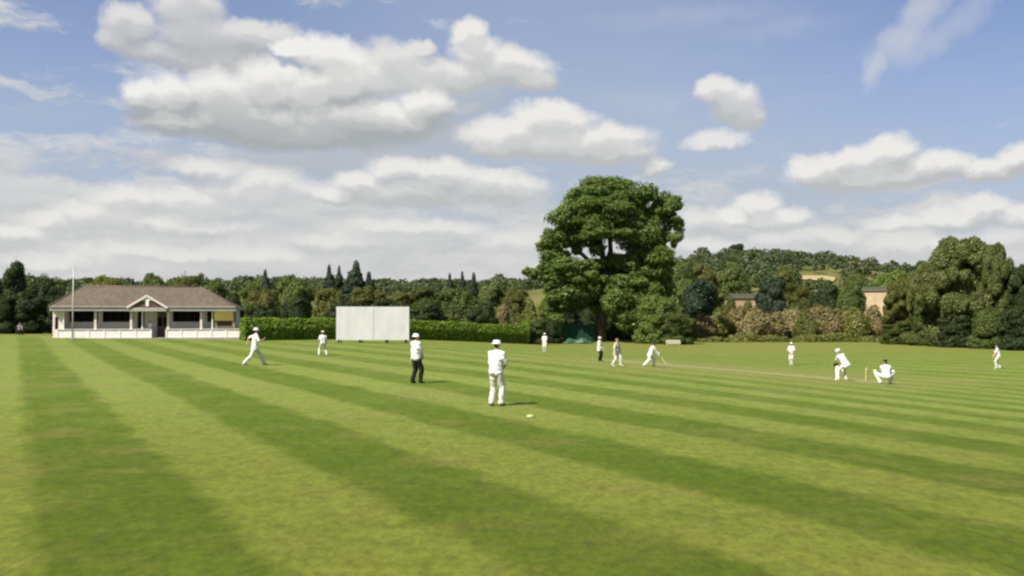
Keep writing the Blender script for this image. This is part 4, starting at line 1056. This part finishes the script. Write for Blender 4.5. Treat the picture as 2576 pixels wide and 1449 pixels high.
# ------------------------------------------------------------------ people
def capsule(mb, p0, r0, p1, r1, n=14):
    p0, p1 = Vector(p0), Vector(p1); d = p1 - p0
    if d.length < 1e-4: d = Vector((0, 0, 1e-3)); p1 = p0 + d
    d.normalize(); pts, rad = [], []
    for a in (-85, -60, -35, -12): pts.append(p0 + d * (r0 * math.sin(math.radians(a)))); rad.append(r0 * math.cos(math.radians(a)))
    for a in (12, 35, 60, 85): pts.append(p1 + d * (r1 * math.sin(math.radians(a)))); rad.append(r1 * math.cos(math.radians(a)))
    mb.tube(pts, rad, n)

FOLDS = bpy.data.textures.new('cloth_folds', 'CLOUDS'); FOLDS.noise_scale = .11; FOLDS.noise_depth = 2
def melt(name, caps, mat, parent, voxel, smooth=4, extra=None, folds=0.0):
    """fuse tapered limbs into one continuous skin"""
    mb = MB()
    for c in caps: capsule(mb, *c)
    if extra: extra(mb)
    bmesh.ops.recalc_face_normals(mb.bm, faces=mb.bm.faces[:])
    me = bpy.data.meshes.new('tmp'); mb.bm.to_mesh(me); mb.bm.free()
    o = bpy.data.objects.new('tmp', me); COL.objects.link(o)
    m = o.modifiers.new('r', 'REMESH'); m.mode = 'VOXEL'; m.voxel_size = voxel
    s = o.modifiers.new('s', 'SMOOTH'); s.iterations = smooth; s.factor = 0.5
    if folds:
        q = o.modifiers.new('d', 'DISPLACE'); q.texture = FOLDS; q.strength = folds; q.mid_level = .5; q.texture_coords = 'LOCAL'
    dg = bpy.context.evaluated_depsgraph_get(); dg.update()
    out = bpy.data.meshes.new_from_object(o.evaluated_get(dg)); out.name = name
    bpy.data.objects.remove(o); bpy.data.meshes.remove(me)
    out.materials.clear(); out.materials.append(mat)
    return mesh_obj(name, out, mat, parent, True)

def ik(a, b, l1, l2, hint):
    a, b = Vector(a), Vector(b); d = b - a; L = min(d.length, (l1 + l2) * .999); d.normalize()
    b = a + d * L; x = (l1 * l1 - l2 * l2 + L * L) / (2 * L); h = math.sqrt(max(0, l1 * l1 - x * x))
    hn = Vector(hint); hn = hn - d * hn.dot(d)
    hn = hn.normalized() if hn.length > 1e-5 else d.orthogonal().normalized()
    return a + d * x + hn * h, b

def person(px, py, label, hpx=None, yaw=0.0, pelvis=(0, 0, .955), lean=(0, .02, 1), head=(0, .05, 1), look=(0, 1, 0), hands=((-.22, .12, .92), (.22, .12, .92)), feet=((-.13, 0, .0), (.13, .02, .0)),
           footdir=((-.15, 1), (.15, 1)), elbow=((-1, -.6, -.2), (1, -.6, -.2)), knee=((-.15, 1, 0), (.15, 1, 0)), curl=.5, top='shirt', legs='trousers', shoes='white_shoe', hat='sun', hatmat='white_paint', sleeves='short',
           pads=False, gloves=None, group='cricketers on the field', loc=None, build=1.0, skirt=.10, twist=0.0):
    p = loc if loc is not None else hit(px, py)
    root = empty('person', p, yaw, label, 'person', group)
    pv = Vector(pelvis); up = Vector(lean).normalized(); fwd0 = Vector((math.sin(twist), math.cos(twist), 0)); rt = fwd0.cross(up).normalized(); fwd = up.cross(rt).normalized()
    chest = pv + up * .30; neck = pv + up * .515; shl = [neck - up * .055 + rt * (s * .185) for s in (-1, 1)]
    hd = Vector(head).normalized(); lk = Vector(look).normalized(); hc = neck + hd * .175
    hr = lk.cross(hd).normalized(); hf = hd.cross(hr).normalized()
    hip = [pv + rt * (s * .09) - up * .03 for s in (-1, 1)]
    ft = [Vector(f) + Vector((0, 0, .085)) for f in feet]
    kn, an, el, wr = [None] * 2, [None] * 2, [None] * 2, [None] * 2
    for i in (0, 1):
        kn[i], an[i] = ik(hip[i], ft[i], .445, .43, knee[i]); el[i], wr[i] = ik(shl[i], Vector(hands[i]), .295, .26, elbow[i])
    b = build
    # ---- skin
    caps = [(neck - up * .08, .062, neck + hd * .07, .056), (hc + hd * .035 - hf * .015, .088, hc + hd * .02 + hf * .012, .086), (hc - hd * .055 + hf * .028, .060, hc - hd * .02 + hf * .02, .074),
            (hc - hd * .005 + hf * .095, .012, hc - hd * .025 + hf * .112, .015), (hc - hd * .075 + hf * .070, .022, hc - hd * .07 + hf * .072, .02)]
    caps += [(hc + hr * (s * .086) + hd * .012, .016, hc + hr * (s * .088) - hd * .022, .012) for s in (-1, 1)]
    caps += [(hc + hr * .03 * s + hd * .022 + hf * .083, .014, hc + hr * .045 * s + hd * .022 + hf * .078, .012) for s in (-1, 1)]
    caps += [(chest, .095, pv, .10), (shl[0], .05, shl[1], .05)]
    for i, s in ((0, -1), (1, 1)):
        caps += [(shl[i], .050, el[i], .038), (el[i], .040, wr[i], .027), (hip[i], .080, kn[i], .052), (kn[i], .055, an[i], .038)]
        d = (wr[i] - el[i]).normalized(); q = fwd if abs(d.dot(fwd)) < .85 else up
        side = d.cross(q).normalized(); pal = side.cross(d).normalized()
        if pal.dot(Vector((-s, .3, 0))) < 0: pal = -pal
        side = d.cross(pal).normalized(); w0 = wr[i] + d * .015; w1 = wr[i] + d * .085
        for t in (-.024, -.008, .008, .024): caps.append((w0 + side * t * .7, .017, w1 + side * t, .014))
        for t, ln in ((-.031, .085), (-.011, .098), (.010, .090), (.030, .070)):
            k0 = w1 + side * t; k1 = k0 + (d * math.cos(curl) + pal * math.sin(curl)) * ln * .5; k2 = k1 + (d * math.cos(curl * 2.2) + pal * math.sin(curl * 2.2)) * ln * .5
            caps += [(k0, .0105, k1, .0098), (k1, .0098, k2, .0085)]
        th = w0 + side * -.022 + d * .01; t1 = th + (d * .55 - side * .65 + pal * .35).normalized() * .045; t2 = t1 + (d * .85 + pal * .5).normalized() * .035
        caps += [(th, .014, t1, .0115), (t1, .0115, t2, .0095)]
        fd = Vector((footdir[i][0], footdir[i][1], 0)).normalized()
        caps += [(an[i], .040, an[i] - Vector((0, 0, .045)) + fd * .02, .036), (an[i] - Vector((0, 0, .045)) - fd * .03, .032, an[i] - Vector((0, 0, .052)) + fd * .14, .028)]
    body = melt('body', caps, MAT['skin'], root, .0085, 3)
    for s in (-1, 1):
        eye = MB(); capsule(eye, hc + hr * .032 * s + hd * .008 + hf * .088, .009, hc + hr * .034 * s + hd * .008 + hf * .088, .009, 8)
        eye.build('eye', MAT['black_cloth'], body, True)
    capsule_hair = [(hc + hd * .045 - hf * .028, .084, hc + hd * .05 + hf * .012, .080), (hc - hd * .02 - hf * .045, .060, hc + hd * .03 - hf * .05, .066)]
    melt('hair', capsule_hair, MAT['hair'], root, .012, 2)
    # ---- shirt: hangs a little loose over the waist
    sc = [(neck - up * .03 - rt * .05, .072 * b, neck - up * .03 + rt * .05, .072 * b), (shl[0], .072 * b, shl[1], .072 * b), (chest - rt * .075, .128 * b, chest + rt * .075, .128 * b), (chest - rt * .06 + up * .09, .12 * b, chest + rt * .06 + up * .09, .12 * b),
          (chest - rt * .07, .126 * b, pv - rt * .065, .124 * b), (chest + rt * .07, .126 * b, pv + rt * .065, .124 * b), (chest, .128 * b, pv, .128 * b),
          (pv + up * .10 - rt * .065, .122 * b, pv + up * .10 + rt * .065, .122 * b), (pv - rt * .075 - up * skirt * .3, .125 * b, pv + rt * .075 - up * skirt * .3, .125 * b)]
    if skirt > .1: sc += [(pv + up * .1 - rt * .075, .128 * b, pv - up * skirt - rt * .09, .136 * b), (pv + up * .1 + rt * .075, .128 * b, pv - up * skirt + rt * .09, .136 * b), (pv - up * skirt - rt * .09, .136 * b, pv - up * skirt + rt * .09, .136 * b)]
    for i, s in ((0, -1), (1, 1)):
        sc += [(shl[i] - up * .01, .072 * b, el[i].lerp(shl[i], .12), .062 * b)]
        if sleeves == 'long': sc += [(el[i], .058 * b, wr[i].lerp(el[i], .10), .044 * b)]
    melt('shirt', sc, MAT[top], root, .014, 4, folds=.055)
    # ---- trousers, falling straight to the shoe
    tc = [(hip[0], .104 * b, hip[1], .104 * b)]
    for i in (0, 1):
        an_t = an[i] + Vector((0, 0, .0))
        tc += [(hip[i], .106 * b, kn[i], .082 * b), (kn[i], .083 * b, an_t.lerp(kn[i], .02), .074 * b)]
    melt('trousers', tc, MAT[legs], root, .014, 4, folds=.045)
    for i in (0, 1):
        fd = Vector((footdir[i][0], footdir[i][1], 0)).normalized(); a = an[i]
        melt('shoe', [(a - Vector((0, 0, .03)), .046, a - Vector((0, 0, .045)) - fd * .025, .045), (a - Vector((0, 0, .048)) - fd * .035, .040, a - Vector((0, 0, .052)) + fd * .155, .036)], MAT[shoes], root, .012, 2)
    # ---- hat
    M = Matrix.Translation(hc + hd * .045 - hf * .005) @ Matrix((hr, hf, hd)).transposed().to_4x4()
    if hat == 'sun':
        prof = [(.146, -.024), (.150, -.016), (.110, .012), (.106, .055), (.088, .078), (.04, .088), (.001, .09)]
        MB().lathe(prof, 22, (0, 0, 0), M).build('sun_hat', MAT[hatmat], root, True)
    elif hat == 'cap':
        q = MB().lathe([(.108, .0), (.110, .03), (.098, .062), (.06, .085), (.012, .092), (.001, .098)], 20, (0, 0, 0), M)
        for sgn in (0,):
            pts = [M @ Vector((.1 * math.sin(a), .1 * math.cos(a), .008)) for a in np.linspace(-1.0, 1.0, 9)]; far = [M @ Vector((.1 * math.sin(a) * .95, .1 * math.cos(a) + .075 * math.cos(a * .9), -.012)) for a in np.linspace(-1.0, 1.0, 9)]
            for i in range(8): q.poly([pts[i], pts[i + 1], far[i + 1], far[i]])
        q.build('cap', MAT[hatmat], root, True)
    elif hat == 'helmet':
        q = MB().lathe([(.122, -.05), (.126, .0), (.122, .045), (.095, .085), (.05, .105), (.001, .11)], 20, (0, 0, 0), M)
        for z in (-.11, -.085): q.tube([M @ Vector((-.115, .02, z)), M @ Vector((-.08, .12, z)), M @ Vector((0, .155, z)), M @ Vector((.08, .12, z)), M @ Vector((.115, .02, z))], [.005] * 5, 6)
        q.build('helmet', MAT[hatmat], root, True)
    if pads:
        for i in (0, 1):
            f = Vector((knee[i][0], knee[i][1], 0)).normalized(); d = (an[i] - kn[i]).normalized(); o_ = f * .045
            pc = [(kn[i] + o_ - d * .17, .072, kn[i] + o_, .088), (kn[i] + o_ * 1.2, .09, kn[i] + o_ + d * .1, .085), (kn[i] + o_ + d * .08, .085, an[i] + o_ - d * .01, .074), (an[i] + o_ * 1.3, .074, an[i] + o_ * 1.7 + d * .03, .055)]
            melt('leg_pad', pc, MAT['pad'], root, .015, 3)
    if gloves:
        for i in (0, 1):
            d = (wr[i] - el[i]).normalized()
            melt('glove', [(wr[i] - d * .06, .046, wr[i] + d * .03, .050), (wr[i] + d * .03, .055, wr[i] + d * .13, .046), (wr[i] + d * .02 + up * .03, .03, wr[i] + d * .09 + up * .06, .024)], MAT[gloves], root, .013, 2)
    # fit to the height it has in the photograph
    if hpx:
        top_z = max(hc.z + .135, .3); want = (at(px, py - hpx, p.y).z - p.z) / top_z
        root['fit'] = round(want, 3); want = min(1.12, max(.90, want)); root.scale = (want,) * 3
        print('person', px, 'Y=%.1f' % p.y, 'fit', root['fit'])
        del root['fit']
    bpy.context.view_layer.update()
    return root, wr, el

def R_(deg): return math.radians(deg)

# nearest fielder, seen from behind, hands together in front
person(1247, 1021, 'nearest fielder in whites, back turned, with bare forearms and dark shoes', 166, R_(-28), pelvis=(0, 0, .95), lean=(.02, .05, 1), look=(-.1, 1, 0), hands=((-.06, .25, 1.02), (.08, .25, 1.0)), feet=((-.13, -.02, 0), (.13, .04, 0)),
       elbow=((-1, -.4, -.2), (1, -.4, -.1)), shoes='shoe', hatmat='shirt', skirt=.10, build=1.06)
# square leg umpire: white coat, black trousers, hands behind the back
person(1046, 964, 'umpire in white top, black trousers and white sun hat, standing nearest the sight screen', 125, R_(-48), lean=(0, -.02, 1), look=(.1, 1, -.05), hands=((-.05, .24, 1.0), (.05, .25, .98)), elbow=((-1, -.4, -.3), (1, -.4, -.3)),
       feet=((-.12, -.08, 0), (.14, .09, 0)), legs='black_cloth', shoes='shoe', skirt=.10, build=1.12, sleeves='long')
# fielder walking in, wide stride
person(639, 919, 'fielder in whites walking with a wide stride, legs far apart, before the hedge', 96, R_(-62), pelvis=(0, .02, .86), lean=(.02, .10, 1), look=(0, 1, 0), hands=((-.30, -.25, .98), (.22, .34, 1.15)), feet=((-.10, .46, 0), (.10, -.46, .03)),
       elbow=((-.6, -1, -.2), (.6, -1, -.3)), footdir=((-.1, 1), (.1, 1)), hatmat='shirt', skirt=.13)
person(812, 894, 'distant fielder standing with feet apart, just left of the sight screen', 60, R_(20), hands=((-.24, .18, .82), (.24, .18, .82)), feet=((-.26, .05, 0), (.26, -.02, 0)), pelvis=(0, 0, .89), lean=(0, .14, 1), head=(0, -.05, 1), hatmat='shirt', hat='cap')
person(1370, 886, 'farthest fielder in whites, standing just left of the green netting', 46, R_(160), hands=((-.2, .1, .86), (.2, .1, .86)), feet=((-.08, 0, 0), (.09, 0, 0)), hat='cap', hatmat='shirt')
# bowler's end
person(1508, 908, "umpire in white shirt and black trousers at the bowler's end", 60, R_(-120), hands=((-.14, .22, .92), (.14, .22, .92)), legs='black_cloth', shoes='shoe', hatmat='shirt', build=1.18, skirt=.16, sleeves='long')
person(1550, 921, 'bowler in cream sweater and flapping whites, just right of the far umpire', 71, R_(-125), pelvis=(0, 0, .92), lean=(.03, .10, 1), hands=((-.28, .16, .88), (.26, .06, .84)), feet=((-.15, .22, 0), (.14, -.2, 0)), top='sweater', sleeves='long', skirt=.17, build=1.1, hat=None)
ns_root, ns_w, ns_e = person(1636, 922, 'batsman backing up at the far end of the pitch, leaning forward, one leg stretched behind', 62, R_(-78), pelvis=(0, -.02, .84), lean=(0, .40, .95), head=(0, .25, .95), look=(0, 1, -.1), hands=((-.16, .55, .92), (.2, .46, .80)),
       feet=((-.12, .25, 0), (.12, -.52, .02)), knee=((-.1, 1, .1), (.1, 1, .1)), pads=True, gloves='pad', hat='helmet', hatmat='navy', skirt=.12, sleeves='long')
person(1991, 918, 'slim fielder standing alone left of the facing batsman, arms close to the body', 57, R_(135), hands=((-.12, .24, 1.05), (.12, .24, 1.05)), elbow=((-1, -.3, -.5), (1, -.3, -.5)), feet=((-.07, 0, 0), (.08, 0, 0)), hat='cap', hatmat='shirt')
bt_root, bt_w, bt_e = person(2121, 957, 'batsman crouching over his bat with white pads, left of the stumps', 79, R_(28), pelvis=(.02, -.12, .86), lean=(-.22, .50, .85), head=(-.3, .3, .9), look=(-1, .15, -.2), hands=((-.08, .50, .78), (.0, .48, .70)), feet=((-.32, .05, 0), (.20, .0, 0)),
       knee=((-.3, 1, 0), (.2, 1, 0)), footdir=((-.3, 1), (.25, 1)), elbow=((-1, .2, -.3), (1, .0, .3)), pads=True, gloves='glove', hat='helmet', hatmat='shirt', skirt=.12)
person(2227, 966, 'wicketkeeper squatting in whites with a dark cap, right of the stumps', 62, R_(-10), pelvis=(0, -.16, .40), lean=(0, .30, .95), head=(0, .1, 1), look=(-.1, 1, 0), hands=((-.12, .42, .38), (.12, .42, .38)), feet=((-.22, .02, .0), (.22, .02, .0)),
       knee=((-.75, 1, .55), (.75, 1, .55)), footdir=((-.6, 1), (.6, 1)), elbow=((-1, -.2, 0), (1, -.2, 0)), hat='cap', hatmat='navy', gloves='glove', shoes='shoe', pads=True, skirt=.08, build=1.08)
person(2511, 927, 'fielder in whites on the far right, leaning slightly, before the dark willows', 62, R_(70), pelvis=(0, 0, .91), lean=(.02, .17, 1), hands=((-.18, .30, .86), (.18, .30, .86)), feet=((-.12, .12, 0), (.12, -.12, 0)), hat='cap', hatmat='navy')
# someone in the pavilion doorway
person(375, 845, 'person in a white top and dark trousers standing at the pavilion doorway', None, R_(170), loc=pav_pt(375, .55, .10), legs='black_cloth', shoes='shoe', hat=None, group='people at the pavilion')

person(50, 843, 'person in a grey top sitting before the dark trees on the far left', None, CHAIR_RZ + PI, loc=CHAIR_P, pelvis=(0, -.02, .56), lean=(0, -.12, 1), look=(.3, 1, 0), hands=((-.13, .32, .62), (.13, .32, .62)), feet=((-.13, .44, 0), (.13, .42, 0)), knee=((-.1, .5, 1), (.1, .5, 1)), top='grey_top', legs='black_cloth', shoes='shoe', hat=None, skirt=.06, group='people at the pavilion')

# bats in the batsmen's hands
def bat(root, hand, tip, label):
    L = root.matrix_basis; a = L @ Vector(hand); b = L @ Vector(tip); d = (b - a).normalized(); u = d.orthogonal().normalized(); v = d.cross(u)
    o = empty('cricket_bat', a, 0, label, 'bat', 'bats held by the batsmen')
    M = Matrix((u, v, d)).transposed().to_4x4()
    MB().tube([M @ Vector((0, 0, -.12)), M @ Vector((0, 0, .20))], [.018, .017], 10).build('handle', MAT['grip'], o, True)
    q = MB(); q.box(-.054, .054, -.016, .016, .20, .76, .012, M); q.tube([M @ Vector((0, .016, .22)), M @ Vector((0, .02, .6)), M @ Vector((0, .012, .75))], [.012, .026, .015], 8)
    q.build('blade', MAT['willow_wood'], o)
h = (bt_w[0] + bt_w[1]) / 2
bat(bt_root, h + Vector((0, .05, -.05)), (.10, .42, .02), 'bat held low by the batsman beside the stumps')
bat(ns_root, ns_w[1] + Vector((0, .06, -.02)), Vector(ns_w[1]) + Vector((.05, .42, -.50)), 'bat held out by the batsman at the far end of the pitch')

# stumps
def wicket():
    p = PITCH_A.copy(); p = hit(2180, 958)
    d = Vector((PITCH_B.x - p.x, PITCH_B.y - p.y, 0)).normalized(); ax = Vector((-d.y, d.x, 0))
    o = empty('wicket', p, 0, 'three yellow wooden stumps with bails between batsman and wicketkeeper', 'stumps')
    for s in (-1, 0, 1):
        MB().lathe([(.017, -.05), (.019, .0), (.019, .68), (.016, .705), (.008, .71)], 12, ax * (s * .095)).build('stump', MAT['stump'], o, True)
    for s in (-1, 1):
        a = ax * (s * .0475); MB().tube([a - ax * .052 + Vector((0, 0, .717)), a - ax * .02 + Vector((0, 0, .717)), a + ax * .02 + Vector((0, 0, .717)), a + ax * .052 + Vector((0, 0, .717))], [.006, .010, .010, .006], 8).build('bail', MAT['stump'], o, True)
wicket()
